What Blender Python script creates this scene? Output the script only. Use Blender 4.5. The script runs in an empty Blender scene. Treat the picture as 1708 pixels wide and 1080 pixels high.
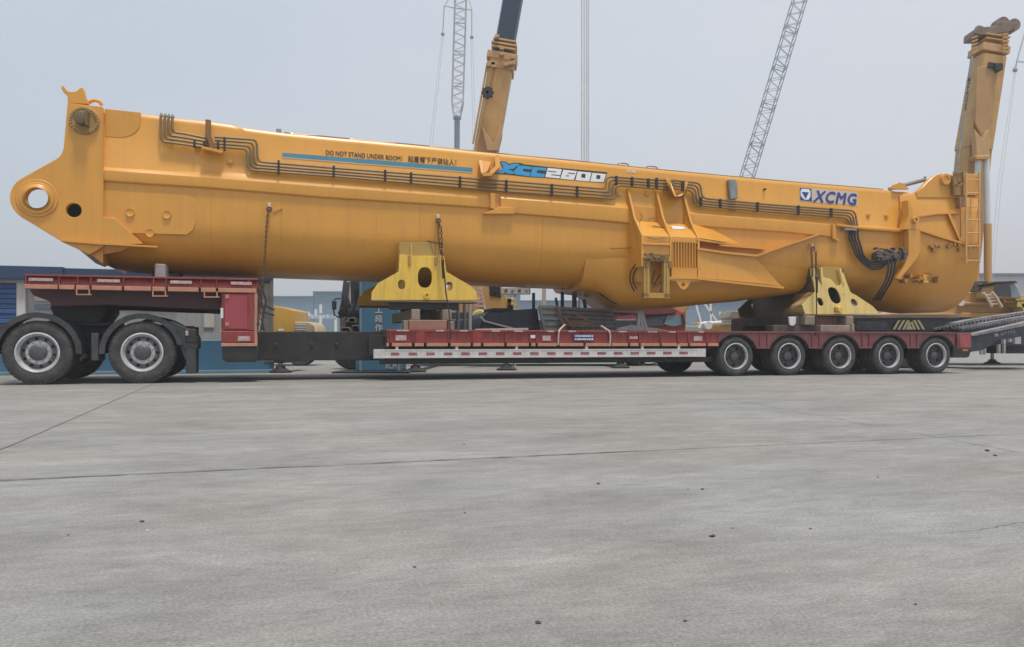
import bpy, bmesh, math, random
from mathutils import Vector, Matrix
random.seed(7)
R = math.radians
SC = bpy.context.scene
COL = SC.collection

# ------------------------------------------------------------------ camera, sky, sun, exposure
F, CX, YH, HC = 1350.0, 854.0, 574.4, 0.67      # photo focal length (px), centre column, horizon row, lens height
PHI, Z0 = R(16.5), 15.48                        # heading of the parked trailer and distance of its near side
cam = bpy.data.cameras.new('camera')
cam.lens = F / 1708 * 36
cam.sensor_width = 36
cam.shift_y = 34.4 / 1708
cam.clip_start, cam.clip_end = 0.05, 3000
camo = bpy.data.objects.new('camera', cam)
COL.objects.link(camo)
camo.location = (0, 0, HC)
camo.rotation_euler = (R(90), 0, 0)
SC.camera = camo

SUN_EL, SUN_AZ = R(75), R(146)                  # azimuth clockwise from +Y (view direction)
world = bpy.data.worlds.new('World')
SC.world = world
world.use_nodes = True
wn = world.node_tree.nodes
wl = world.node_tree.links
bg = wn['Background']
sky = wn.new('ShaderNodeTexSky')
sky.sky_type = 'NISHITA'
sky.sun_disc = False
sky.sun_elevation = SUN_EL
sky.sun_rotation = SUN_AZ
sky.air_density = 1.0
sky.dust_density = 4.0
sky.ozone_density = 1.0
mixw = wn.new('ShaderNodeMix'); mixw.data_type = 'RGBA'
mixw.inputs[0].default_value = 0.78
# thin overcast: thicker and whiter towards the right, faint cloud streaks
wtc = wn.new('ShaderNodeTexCoord')
wsep = wn.new('ShaderNodeSeparateXYZ')
wl.new(wtc.outputs['Generated'], wsep.inputs[0])
wmp = wn.new('ShaderNodeMapping'); wmp.inputs['Scale'].default_value = (1.2, 1.2, 3.0)
wl.new(wtc.outputs['Generated'], wmp.inputs[0])
wnz = wn.new('ShaderNodeTexNoise'); wnz.inputs['Scale'].default_value = 1.6; wnz.inputs['Detail'].default_value = 5
wl.new(wmp.outputs[0], wnz.inputs['Vector'])
wr1 = wn.new('ShaderNodeMapRange'); wr1.interpolation_type = 'SMOOTHSTEP'
for i_, v_ in enumerate((-0.65, 0.45, 0.0, 0.85)): wr1.inputs[i_ + 1].default_value = v_
wl.new(wsep.outputs[0], wr1.inputs[0])
wr2 = wn.new('ShaderNodeMapRange')
for i_, v_ in enumerate((0.3, 0.7, -0.16, 0.16)): wr2.inputs[i_ + 1].default_value = v_
wl.new(wnz.outputs[0], wr2.inputs[0])
wad = wn.new('ShaderNodeMath'); wad.operation = 'ADD'; wad.use_clamp = True
wl.new(wr1.outputs[0], wad.inputs[0]); wl.new(wr2.outputs[0], wad.inputs[1])
whz = wn.new('ShaderNodeMix'); whz.data_type = 'RGBA'
whz.inputs[6].default_value = (5.8, 6.65, 7.6, 1)
whz.inputs[7].default_value = (7.8, 7.95, 8.4, 1)
wl.new(wad.outputs[0], whz.inputs[0])
wl.new(whz.outputs[2], mixw.inputs[7])
wl.new(sky.outputs[0], mixw.inputs[6])
wl.new(mixw.outputs[2], bg.inputs[0])
bg.inputs[1].default_value = 0.10

sun = bpy.data.lights.new('sun', 'SUN')
sun.energy = 2.6
sun.angle = R(9)
sun.color = (1.0, 0.95, 0.87)
suno = bpy.data.objects.new('sun', sun)
COL.objects.link(suno)
sd = Vector((math.sin(SUN_AZ) * math.cos(SUN_EL), math.cos(SUN_AZ) * math.cos(SUN_EL), math.sin(SUN_EL)))
suno.rotation_euler = sd.to_track_quat('Z', 'Y').to_euler()
suno.location = sd * 60
SC.view_settings.view_transform = 'Standard'
SC.view_settings.look = 'None'
SC.view_settings.exposure = 0.20
SC.view_settings.gamma = 1.0
try:
    SC.cycles.max_bounces = 6
    SC.cycles.use_denoising = True
except Exception:
    pass

# ------------------------------------------------------------------ frames and photogrammetry
FT = Matrix.Translation((0, Z0, 0)) @ Matrix.Rotation(PHI, 4, 'Z')    # trailer frame: t along, v away, z up
FW = Matrix.Identity(4)
cP, sP = math.cos(PHI), math.sin(PHI)

def P(x, y, v=0.0):
    """photo pixel -> (t, z) on the trailer-parallel plane v metres behind its near side"""
    u = (x - CX) / F
    t = (u * (Z0 + v * cP) + v * sP) / (cP - u * sP)
    Y = Z0 + t * sP + v * cP
    return t, HC - (y - YH) / F * Y

def T(x, v=0.0):
    return P(x, 0, v)[0]

def ZP(x, y, v=0.0):
    return P(x, y, v)[1]

def P3(x, y, v=0.0):
    t, z = P(x, y, v)
    return Vector((t, v, z))

def W3(x, y, d):
    return Vector(((x - CX) / F * d, d, HC - (y - YH) / F * d))

def G(x, y):
    d = HC * F / (y - YH)
    return Vector(((x - CX) / F * d, d, 0))

def interp(pts, x):
    if x <= pts[0][0]:
        return pts[0][1]
    for (a, b), (c, d) in zip(pts, pts[1:]):
        if x <= c:
            return b + (d - b) * (x - a) / (c - a)
    return pts[-1][1]

# ------------------------------------------------------------------ materials
MATS = {}

def mat(name, col, rough=0.5, metal=0.0, var=0.15, scale=1.5, dirt=None, dirt_amt=0.0, bump=0.0, bscale=40, spec=0.5, coat=0.0, streak=False, chips=None):
    if name in MATS:
        return MATS[name]
    m = bpy.data.materials.new(name)
    m.use_nodes = True
    n, l = m.node_tree.nodes, m.node_tree.links
    b = n['Principled BSDF']
    b.inputs['Roughness'].default_value = rough
    b.inputs['Metallic'].default_value = metal
    b.inputs['Specular IOR Level'].default_value = spec
    b.inputs['Coat Weight'].default_value = coat
    b.inputs['Coat Roughness'].default_value = 0.25
    tc = n.new('ShaderNodeTexCoord')
    nz = n.new('ShaderNodeTexNoise')
    nz.inputs['Scale'].default_value = scale
    nz.inputs['Detail'].default_value = 6
    nz.inputs['Roughness'].default_value = 0.65
    l.new(tc.outputs['Object'], nz.inputs['Vector'])
    rp = n.new('ShaderNodeMapRange')
    rp.inputs[1].default_value, rp.inputs[2].default_value = 0.3, 0.7
    rp.inputs[3].default_value, rp.inputs[4].default_value = 1 - var, 1 + var * 0.6
    l.new(nz.outputs[0], rp.inputs[0])
    mx = n.new('ShaderNodeMix'); mx.data_type = 'RGBA'; mx.blend_type = 'MULTIPLY'
    mx.inputs[0].default_value = 1
    mx.inputs[6].default_value = (*col, 1)
    l.new(rp.outputs[0], mx.inputs[7])
    out = mx.outputs[2]
    if dirt:
        mp = n.new('ShaderNodeMapping')
        mp.inputs['Scale'].default_value = (5, 5, 0.5) if streak else (1, 1, 1)
        l.new(tc.outputs['Object'], mp.inputs[0])
        n2 = n.new('ShaderNodeTexNoise')
        n2.inputs['Scale'].default_value = scale * 1.7
        n2.inputs['Detail'].default_value = 9
        n2.inputs['Roughness'].default_value = 0.7
        l.new(mp.outputs[0], n2.inputs['Vector'])
        r2 = n.new('ShaderNodeMapRange')
        r2.inputs[1].default_value, r2.inputs[2].default_value = 0.45, 0.75
        r2.inputs[3].default_value, r2.inputs[4].default_value = 0, dirt_amt
        l.new(n2.outputs[0], r2.inputs[0])
        m2 = n.new('ShaderNodeMix'); m2.data_type = 'RGBA'
        l.new(r2.outputs[0], m2.inputs[0])
        l.new(out, m2.inputs[6])
        m2.inputs[7].default_value = (*dirt, 1)
        out = m2.outputs[2]
        r3 = n.new('ShaderNodeMapRange')
        r3.inputs[3].default_value, r3.inputs[4].default_value = rough, min(1, rough + 0.3)
        l.new(r2.outputs[0], r3.inputs[0])
        l.new(r3.outputs[0], b.inputs['Roughness'])
    if chips:
        n4 = n.new('ShaderNodeTexNoise')
        n4.inputs['Scale'].default_value = chips[1]
        n4.inputs['Detail'].default_value = 7
        n4.inputs['Roughness'].default_value = 0.7
        l.new(tc.outputs['Object'], n4.inputs['Vector'])
        r4 = n.new('ShaderNodeMapRange')
        r4.inputs[1].default_value, r4.inputs[2].default_value = chips[2], chips[2] + 0.03
        r4.inputs[3].default_value, r4.inputs[4].default_value = 0, chips[3]
        l.new(n4.outputs[0], r4.inputs[0])
        m4 = n.new('ShaderNodeMix'); m4.data_type = 'RGBA'
        l.new(r4.outputs[0], m4.inputs[0])
        l.new(out, m4.inputs[6])
        m4.inputs[7].default_value = (*chips[0], 1)
        out = m4.outputs[2]
    l.new(out, b.inputs['Base Color'])
    if bump:
        n3 = n.new('ShaderNodeTexNoise')
        n3.inputs['Scale'].default_value = bscale
        n3.inputs['Detail'].default_value = 4
        l.new(tc.outputs['Object'], n3.inputs['Vector'])
        bp = n.new('ShaderNodeBump')
        bp.inputs['Strength'].default_value = bump
        bp.inputs['Distance'].default_value = 0.01
        l.new(n3.outputs[0], bp.inputs['Height'])
        l.new(bp.outputs[0], b.inputs['Normal'])
    MATS[name] = m
    return m

M = dict(
    boom=mat('boom_paint', (0.70, 0.325, 0.040), 0.36, var=0.07, scale=0.8, dirt=(0.40, 0.21, 0.07), dirt_amt=0.24, coat=0.30, streak=True, bump=0.5, bscale=1.6, chips=((0.24, 0.13, 0.05), 7, 0.70, 0.55)),
    saddle=mat('cradle_yellow', (0.82, 0.53, 0.075), 0.5, var=0.08, dirt=(0.33, 0.22, 0.09), dirt_amt=0.5, streak=True, chips=((0.16, 0.09, 0.05), 9, 0.66, 0.8)),
    saddle_pale=mat('cradle_pale_yellow', (0.84, 0.62, 0.21), 0.5, var=0.08, dirt=(0.36, 0.27, 0.14), dirt_amt=0.5, streak=True, chips=((0.18, 0.11, 0.06), 9, 0.66, 0.8)),
    red=mat('trailer_red', (0.27, 0.026, 0.022), 0.5, var=0.25, scale=3, dirt=(0.20, 0.13, 0.11), dirt_amt=0.75, streak=True, chips=((0.09, 0.05, 0.045), 14, 0.64, 0.8)),
    redlight=mat('red_lit_tone', (0.52, 0.24, 0.15), 0.6, var=0.2, scale=4, dirt=(0.30, 0.2, 0.15), dirt_amt=0.5),  # light on the channel flange is put into this paler orange red
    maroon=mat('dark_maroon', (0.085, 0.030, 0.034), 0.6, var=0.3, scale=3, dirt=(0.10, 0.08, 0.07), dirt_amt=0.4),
    black=mat('black_steel', (0.022, 0.021, 0.021), 0.6, var=0.3, scale=3, dirt=(0.075, 0.068, 0.06), dirt_amt=0.5),
    plastic=mat('black_plastic', (0.035, 0.038, 0.042), 0.55, var=0.2, scale=4, dirt=(0.14, 0.13, 0.12), dirt_amt=0.5),
    tyre=mat('tyre_rubber', (0.042, 0.042, 0.043), 0.75, var=0.25, scale=5, dirt=(0.17, 0.16, 0.145), dirt_amt=0.55, bump=0.25, bscale=90),
    rim=mat('wheel_silver', (0.66, 0.66, 0.67), 0.35, metal=0.35, var=0.15, scale=9, dirt=(0.16, 0.14, 0.12), dirt_amt=0.55),
    rimdark=mat('wheel_dark', (0.10, 0.10, 0.105), 0.5, metal=0.3, var=0.3, scale=8, dirt=(0.10, 0.09, 0.08), dirt_amt=0.5),
    hole=mat('dark_opening', (0.012, 0.011, 0.010), 0.9, var=0.2),
    pipe=mat('hydraulic_pipe', (0.235, 0.165, 0.085), 0.3, metal=0.3, var=0.15, scale=6),
    clamp=mat('pipe_clamp_black', (0.03, 0.026, 0.02), 0.5),
    hose=mat('black_hose', (0.025, 0.026, 0.030), 0.45),
    steel=mat('grey_steel', (0.30, 0.31, 0.32), 0.4, metal=0.4, var=0.25, scale=5, dirt=(0.16, 0.11, 0.08), dirt_amt=0.5),
    white=mat('white_paint', (0.76, 0.75, 0.73), 0.5, var=0.08, scale=3, dirt=(0.40, 0.36, 0.32), dirt_amt=0.45, streak=True),
    guard=mat('guard_pale', (0.60, 0.58, 0.57), 0.5, var=0.12, scale=3, dirt=(0.30, 0.26, 0.23), dirt_amt=0.5, streak=True),
    tapered=mat('reflector_red', (0.30, 0.07, 0.08), 0.5, var=0.2, scale=9, dirt=(0.4, 0.33, 0.3), dirt_amt=0.5),
    tag=mat('worn_sticker', (0.55, 0.42, 0.40), 0.6, var=0.3, scale=14, dirt=(0.25, 0.08, 0.08), dirt_amt=0.8),
    wood=mat('timber', (0.30, 0.235, 0.18), 0.85, var=0.3, scale=5, dirt=(0.16, 0.13, 0.10), dirt_amt=0.7, bump=0.4, bscale=30),
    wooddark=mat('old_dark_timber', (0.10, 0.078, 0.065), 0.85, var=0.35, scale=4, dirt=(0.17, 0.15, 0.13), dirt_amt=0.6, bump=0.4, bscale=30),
    woodred=mat('reddish_timber', (0.34, 0.17, 0.12), 0.85, var=0.25, scale=5, dirt=(0.18, 0.12, 0.10), dirt_amt=0.6, bump=0.4, bscale=30),
    rust=mat('rusty_chain', (0.12, 0.060, 0.035), 0.7, metal=0.3, var=0.3, scale=20),
    strap=mat('lashing_strap', (0.035, 0.022, 0.022), 0.8),
    palestrap=mat('pale_rope', (0.55, 0.42, 0.38), 0.85, var=0.2, scale=12),
    blue=mat('cabin_blue', (0.065, 0.20, 0.35), 0.5, var=0.12, dirt=(0.10, 0.16, 0.20), dirt_amt=0.4, streak=True),
    bluedark=mat('roof_blue', (0.040, 0.085, 0.17), 0.55, var=0.15),
    shutter=mat('shutter_blue', (0.06, 0.16, 0.40), 0.5, var=0.12),
    cabinwall=mat('cabin_wall', (0.50, 0.55, 0.58), 0.6, var=0.1, dirt=(0.28, 0.29, 0.29), dirt_amt=0.4, streak=True),
    totem=mat('sign_blue', (0.085, 0.25, 0.42), 0.45, var=0.1),
    factory=mat('factory_blue', (0.15, 0.25, 0.33), 0.7, var=0.06, scale=0.1),
    crane=mat('crane_orange', (0.56, 0.315, 0.105), 0.45, var=0.12, dirt=(0.28, 0.17, 0.08), dirt_amt=0.4, streak=True),
    crane_tan=mat('crane_tan', (0.55, 0.32, 0.11), 0.5, var=0.12, dirt=(0.22, 0.14, 0.08), dirt_amt=0.4, streak=True),
    yellow=mat('machine_yellow', (0.55, 0.31, 0.04), 0.45, var=0.12, dirt=(0.3, 0.2, 0.08), dirt_amt=0.4, streak=True),
    craneblue=mat('crane_dark_blue', (0.028, 0.055, 0.085), 0.4, var=0.12, scale=0.7),
    navy=mat('dark_navy', (0.030, 0.036, 0.052), 0.5, var=0.3, scale=3, dirt=(0.14, 0.13, 0.13), dirt_amt=0.5),
    lattice=mat('lattice_pale', (0.52, 0.53, 0.53), 0.5, var=0.15),
    latticeblue=mat('lattice_grey_blue', (0.24, 0.28, 0.31), 0.5, var=0.15),
    rope=mat('wire_rope', (0.62, 0.62, 0.62), 0.5, var=0.1),
    ropedark=mat('wire_rope_dark', (0.22, 0.23, 0.25), 0.5, var=0.1),
    glass=mat('dark_glass', (0.015, 0.022, 0.032), 0.06, var=0.1, spec=0.8),
    glasspale=mat('pale_glass', (0.20, 0.28, 0.34), 0.08, var=0.3, scale=2, spec=0.8),
    truckred=mat('truck_red', (0.34, 0.055, 0.055), 0.4, var=0.2, dirt=(0.30, 0.2, 0.18), dirt_amt=0.5),
    panel=mat('ribbed_grey_panel', (0.20, 0.19, 0.175), 0.7, var=0.3, scale=4, dirt=(0.15, 0.085, 0.055), dirt_amt=0.7),
    rustbar=mat('rust_bar', (0.20, 0.10, 0.06), 0.75, var=0.3, scale=6),
    letterdark=mat('letter_dark', (0.045, 0.035, 0.03), 0.6),
    letterwhite=mat('letter_white', (0.80, 0.80, 0.80), 0.6, var=0.04),
    letterblue=mat('letter_blue', (0.035, 0.34, 0.66), 0.45, var=0.08),
    logoblue=mat('logo_blue', (0.025, 0.06, 0.25), 0.45, var=0.1),
    stripe=mat('stripe_teal', (0.075, 0.26, 0.36), 0.45, var=0.1),
    platebl=mat('plate_blue', (0.05, 0.06, 0.18), 0.5, var=0.1),
    amber=mat('amber_plate', (0.60, 0.30, 0.06), 0.4),
    stone=mat('pebble', (0.07, 0.065, 0.06), 0.9, var=0.3, scale=30),
    palebldg=mat('pale_shed', (0.50, 0.53, 0.56), 0.7, var=0.08, scale=0.3),
)

# ------------------------------------------------------------------ objects and mesh building
ORI = {}

def tag(o, label=None, cat=None, group=None, kind=None):
    if label: o['label'] = label
    if cat: o['category'] = cat
    if group: o['group'] = group
    if kind: o['kind'] = kind
    return o

def thing(name, label, cat, origin=(0, 0, 0), frame=FW, group=None):
    o = bpy.data.objects.new(name, None)
    o.empty_display_size = 0.3
    COL.objects.link(o)
    o.matrix_world = frame @ Matrix.Translation(origin)
    tag(o, label, cat, group)
    ORI[o.name] = Vector(origin)
    return o

def children(o):
    return [c for c in COL.objects if c.parent == o]

def copy_tree(o, parent=None):
    c = o.copy()
    COL.objects.link(c)
    if parent is not None:
        c.parent = parent
    ORI[c.name] = ORI.get(o.name, Vector((0, 0, 0)))
    for ch in children(o):
        copy_tree(ch, c)
    return c

class MB:
    def __init__(s):
        s.v, s.f, s.mi, s.cur = [], [], [], 0

    def slot(s, k):
        s.cur = k
        return s

    def add(s, verts, faces):
        s.mi += [s.cur] * len(faces)
        o = len(s.v)
        s.v += [tuple(p) for p in verts]
        s.f += [tuple(i + o for i in q) for q in faces]
        return s

    def box(s, a0, a1, b0, b1, c0, c1):
        a0, a1 = min(a0, a1), max(a0, a1); b0, b1 = min(b0, b1), max(b0, b1); c0, c1 = min(c0, c1), max(c0, c1)
        return s.add([(a0, b0, c0), (a1, b0, c0), (a1, b1, c0), (a0, b1, c0), (a0, b0, c1), (a1, b0, c1), (a1, b1, c1), (a0, b1, c1)],
                     [(0, 3, 2, 1), (4, 5, 6, 7), (0, 1, 5, 4), (1, 2, 6, 5), (2, 3, 7, 6), (3, 0, 4, 7)])

    def hexa(s, lo, hi):
        """two matching loops of points joined and capped"""
        n = len(lo)
        return s.add(list(lo) + list(hi), [tuple(range(n))[::-1], tuple(range(n, 2 * n))] +
                     [(i, (i + 1) % n, n + (i + 1) % n, n + i) for i in range(n)])

    def prism(s, poly, v0, v1):
        return s.hexa([(t, v0, z) for t, z in poly], [(t, v1, z) for t, z in poly])

    def loft(s, rings, closed=True, caps=True):
        n = len(rings[0])
        vs = [p for r in rings for p in r]
        fs = []
        for k in range(len(rings) - 1):
            for i in range(n if closed else n - 1):
                j = (i + 1) % n
                fs.append((k * n + i, k * n + j, (k + 1) * n + j, (k + 1) * n + i))
        if caps and closed:
            fs.append(tuple(range(n))[::-1])
            fs.append(tuple(range((len(rings) - 1) * n, len(rings) * n)))
        return s.add(vs, fs)

    def tube(s, pts, r, n=6, r1=None, cap=True):
        pts = [Vector(p) for p in pts]
        rings = []
        up = None
        for i, p in enumerate(pts):
            a = pts[max(0, i - 1)]; b = pts[min(len(pts) - 1, i + 1)]
            d = (b - a)
            d = d.normalized() if d.length > 1e-9 else Vector((0, 0, 1))
            if up is None:
                up = Vector((0, 0, 1)) if abs(d.z) < 0.9 else Vector((1, 0, 0))
            x = d.cross(up)
            if x.length < 1e-5:
                x = d.cross(Vector((1, 0, 0)))
            x.normalize()
            y = x.cross(d).normalized()
            up = y
            rr = r if r1 is None else r + (r1 - r) * i / (len(pts) - 1)
            rings.append([p + x * rr * math.cos(2 * math.pi * k / n) + y * rr * math.sin(2 * math.pi * k / n) for k in range(n)])
        return s.loft(rings, True, cap)

    def beam(s, a, b, w, h, up=(0, 0, 1)):
        """rectangular bar between two points"""
        a, b = Vector(a), Vector(b)
        d = (b - a).normalized()
        up = Vector(up)
        x = d.cross(up)
        if x.length < 1e-4:
            x = d.cross(Vector((1, 0, 0)))
        x.normalize()
        y = x.cross(d).normalized()
        o = [(-w / 2, -h / 2), (w / 2, -h / 2), (w / 2, h / 2), (-w / 2, h / 2)]
        return s.hexa([a + x * i + y * j for i, j in o], [b + x * i + y * j for i, j in o])

    def lathe(s, prof, c=(0, 0, 0), axis='y', n=32, a0=0, a1=2 * math.pi):
        """profile of (radius, along axis)"""
        full = abs(a1 - a0 - 2 * math.pi) < 1e-6
        m = n if full else n + 1
        rings = []
        for r, h in prof:
            ring = []
            for k in range(m):
                a = a0 + (a1 - a0) * k / n
                q = (r * math.cos(a), r * math.sin(a))
                if axis == 'y': p = (c[0] + q[0], c[1] + h, c[2] + q[1])
                elif axis == 'z': p = (c[0] + q[0], c[1] + q[1], c[2] + h)
                else: p = (c[0] + h, c[1] + q[0], c[2] + q[1])
                ring.append(p)
            rings.append(ring)
        return s.loft(rings, full, False)

    def cyl(s, c, r, h, axis='y', n=20):
        return s.lathe([(1e-4, 0), (r, 0), (r, h), (1e-4, h)], c, axis, n)

    def plate(s, outer, holes, v0, v1):
        cu = bpy.data.curves.new('tmp', 'CURVE')
        cu.dimensions = '2D'; cu.fill_mode = 'BOTH'; cu.extrude = abs(v1 - v0) / 2
        for poly in [outer] + list(holes):
            sp = cu.splines.new('POLY')
            sp.points.add(len(poly) - 1)
            for q, (t, z) in zip(sp.points, poly):
                q.co = (t, z, 0, 1)
            sp.use_cyclic_u = True
        o = bpy.data.objects.new('tmp', cu)
        me = o.to_mesh()
        vm = (v0 + v1) / 2
        s.add([(p.co.x, vm + p.co.z, p.co.y) for p in me.vertices], [tuple(q.vertices) for q in me.polygons])
        o.to_mesh_clear()
        bpy.data.objects.remove(o)
        bpy.data.curves.remove(cu)
        return s

    def build(s, name, m, parent=None, origin=None, bevel=0.0, seg=1, smooth=0.6, frame=FW, loc=None):
        me = bpy.data.meshes.new(name)
        org = Vector(origin) if origin is not None else (ORI.get(parent.name, Vector((0, 0, 0))) if parent else Vector((0, 0, 0)))
        me.from_pydata([tuple(Vector(p) - org) for p in s.v], [], s.f)
        ms = m if isinstance(m, (list, tuple)) else [m]
        for k in ms:
            me.materials.append(k)
        if len(ms) > 1:
            me.polygons.foreach_set('material_index', s.mi)
        bm = bmesh.new()
        bm.from_mesh(me)
        bmesh.ops.remove_doubles(bm, verts=bm.verts, dist=1e-5)
        bmesh.ops.recalc_face_normals(bm, faces=bm.faces)
        if bevel:
            es = [e for e in bm.edges if len(e.link_faces) == 2 and e.calc_face_angle(0) > 0.5]
            bmesh.ops.bevel(bm, geom=es, offset=bevel, segments=seg, affect='EDGES', profile=0.6, clamp_overlap=True)
        for q in bm.faces:
            q.smooth = True
        for e in bm.edges:
            if len(e.link_faces) == 2:
                e.smooth = e.calc_face_angle(0) < smooth
        bm.to_mesh(me)
        bm.free()
        o = bpy.data.objects.new(name, me)
        COL.objects.link(o)
        if parent is not None:
            o.parent = parent
            ORI[o.name] = org
            if loc is not None:
                o.location = Vector(loc) - ORI.get(parent.name, Vector((0, 0, 0)))
        else:
            o.matrix_world = frame @ Matrix.Translation(org)
            ORI[o.name] = org
        return o

def solo(mb, name, m, label, cat, origin, frame=FW, group=None, **k):
    o = mb.build(name, m, None, origin, frame=frame, **k)
    return tag(o, label, cat, group)

def circ(x, z, r, n=28, ry=None):
    ry = r if ry is None else ry
    return [(x + r * math.cos(2 * math.pi * k / n), z + ry * math.sin(2 * math.pi * k / n)) for k in range(n)]

def oval_px(x0, y0, x1, y1, v, shear=0.0, n=24):
    """an upright rounded slot given by its photo box"""
    cx, cy, rx, ry = (x0 + x1) / 2, (y0 + y1) / 2, (x1 - x0) / 2, (y1 - y0) / 2
    out = []
    for k in range(n):
        a = 2 * math.pi * k / n
        px = cx + rx * math.copysign(abs(math.cos(a)) ** 0.8, math.cos(a))
        py = cy + ry * math.copysign(abs(math.sin(a)) ** 0.8, math.sin(a))
        out.append(P(px + shear * (py - cy), py, v))
    return out

def poly_px(pts, v):
    return [P(x, y, v) for x, y in pts]

def text_mesh(body, bold=0.0, shear=0.0, space=1.0):
    cu = bpy.data.curves.new('tmp_text', 'FONT')
    cu.body = body
    cu.offset = bold
    cu.shear = shear
    cu.space_character = space
    cu.fill_mode = 'FRONT'
    cu.resolution_u = 3
    o = bpy.data.objects.new('tmp_text', cu)
    COL.objects.link(o)
    dg = bpy.context.evaluated_depsgraph_get()
    dg.update()
    me = o.evaluated_get(dg).to_mesh()
    vs = [tuple(p.co) for p in me.vertices]
    fs = [tuple(q.vertices) for q in me.polygons]
    o.evaluated_get(dg).to_mesh_clear()
    bpy.data.objects.remove(o)
    bpy.data.curves.remove(cu)
    return vs, fs

def text_quad(body, bl, br, tr, tl, bold=0.0, shear=0.0, space=1.0):
    """lettering fitted to four 3-D corners; bold strokes are thickened by a few shifted layers"""
    vs, fs = text_mesh(body, 0.0, shear, space)
    x0 = min(p[0] for p in vs); x1 = max(p[0] for p in vs)
    y0 = min(p[1] for p in vs); y1 = max(p[1] for p in vs)
    bl, br, tr, tl = map(Vector, (bl, br, tr, tl))
    nrm = (br - bl).cross(tl - bl).normalized()
    mb = MB()
    b_ = bold * 0.8
    for k, (dx, dy) in enumerate([(0, 0), (b_, 0), (-b_, 0), (0, b_), (0, -b_)] if bold else [(0, 0)]):
        out = []
        for p in vs:
            a, b = (p[0] + dx - x0) / (x1 - x0), (p[1] + dy - y0) / (y1 - y0)
            out.append((bl * (1 - a) + br * a) * (1 - b) + (tl * (1 - a) + tr * a) * b + nrm * 0.0006 * k)
        mb.add(out, fs)
    return mb

def smooth_pts(pts, n=6):
    """Catmull-Rom through the points"""
    pts = [Vector(p) for p in pts]
    q = [pts[0]] + pts + [pts[-1]]
    out = []
    for i in range(1, len(q) - 2):
        for k in range(n):
            t = k / n
            a, b, c, d = q[i - 1], q[i], q[i + 1], q[i + 2]
            out.append(0.5 * ((2 * b) + (c - a) * t + (2 * a - 5 * b + 4 * c - d) * t * t + (3 * b - a - 3 * c + d) * t ** 3))
    return out + [pts[-1]]

def qpx(v, *pts):
    return [P3(x, y, v) for x, y in pts]
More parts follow.
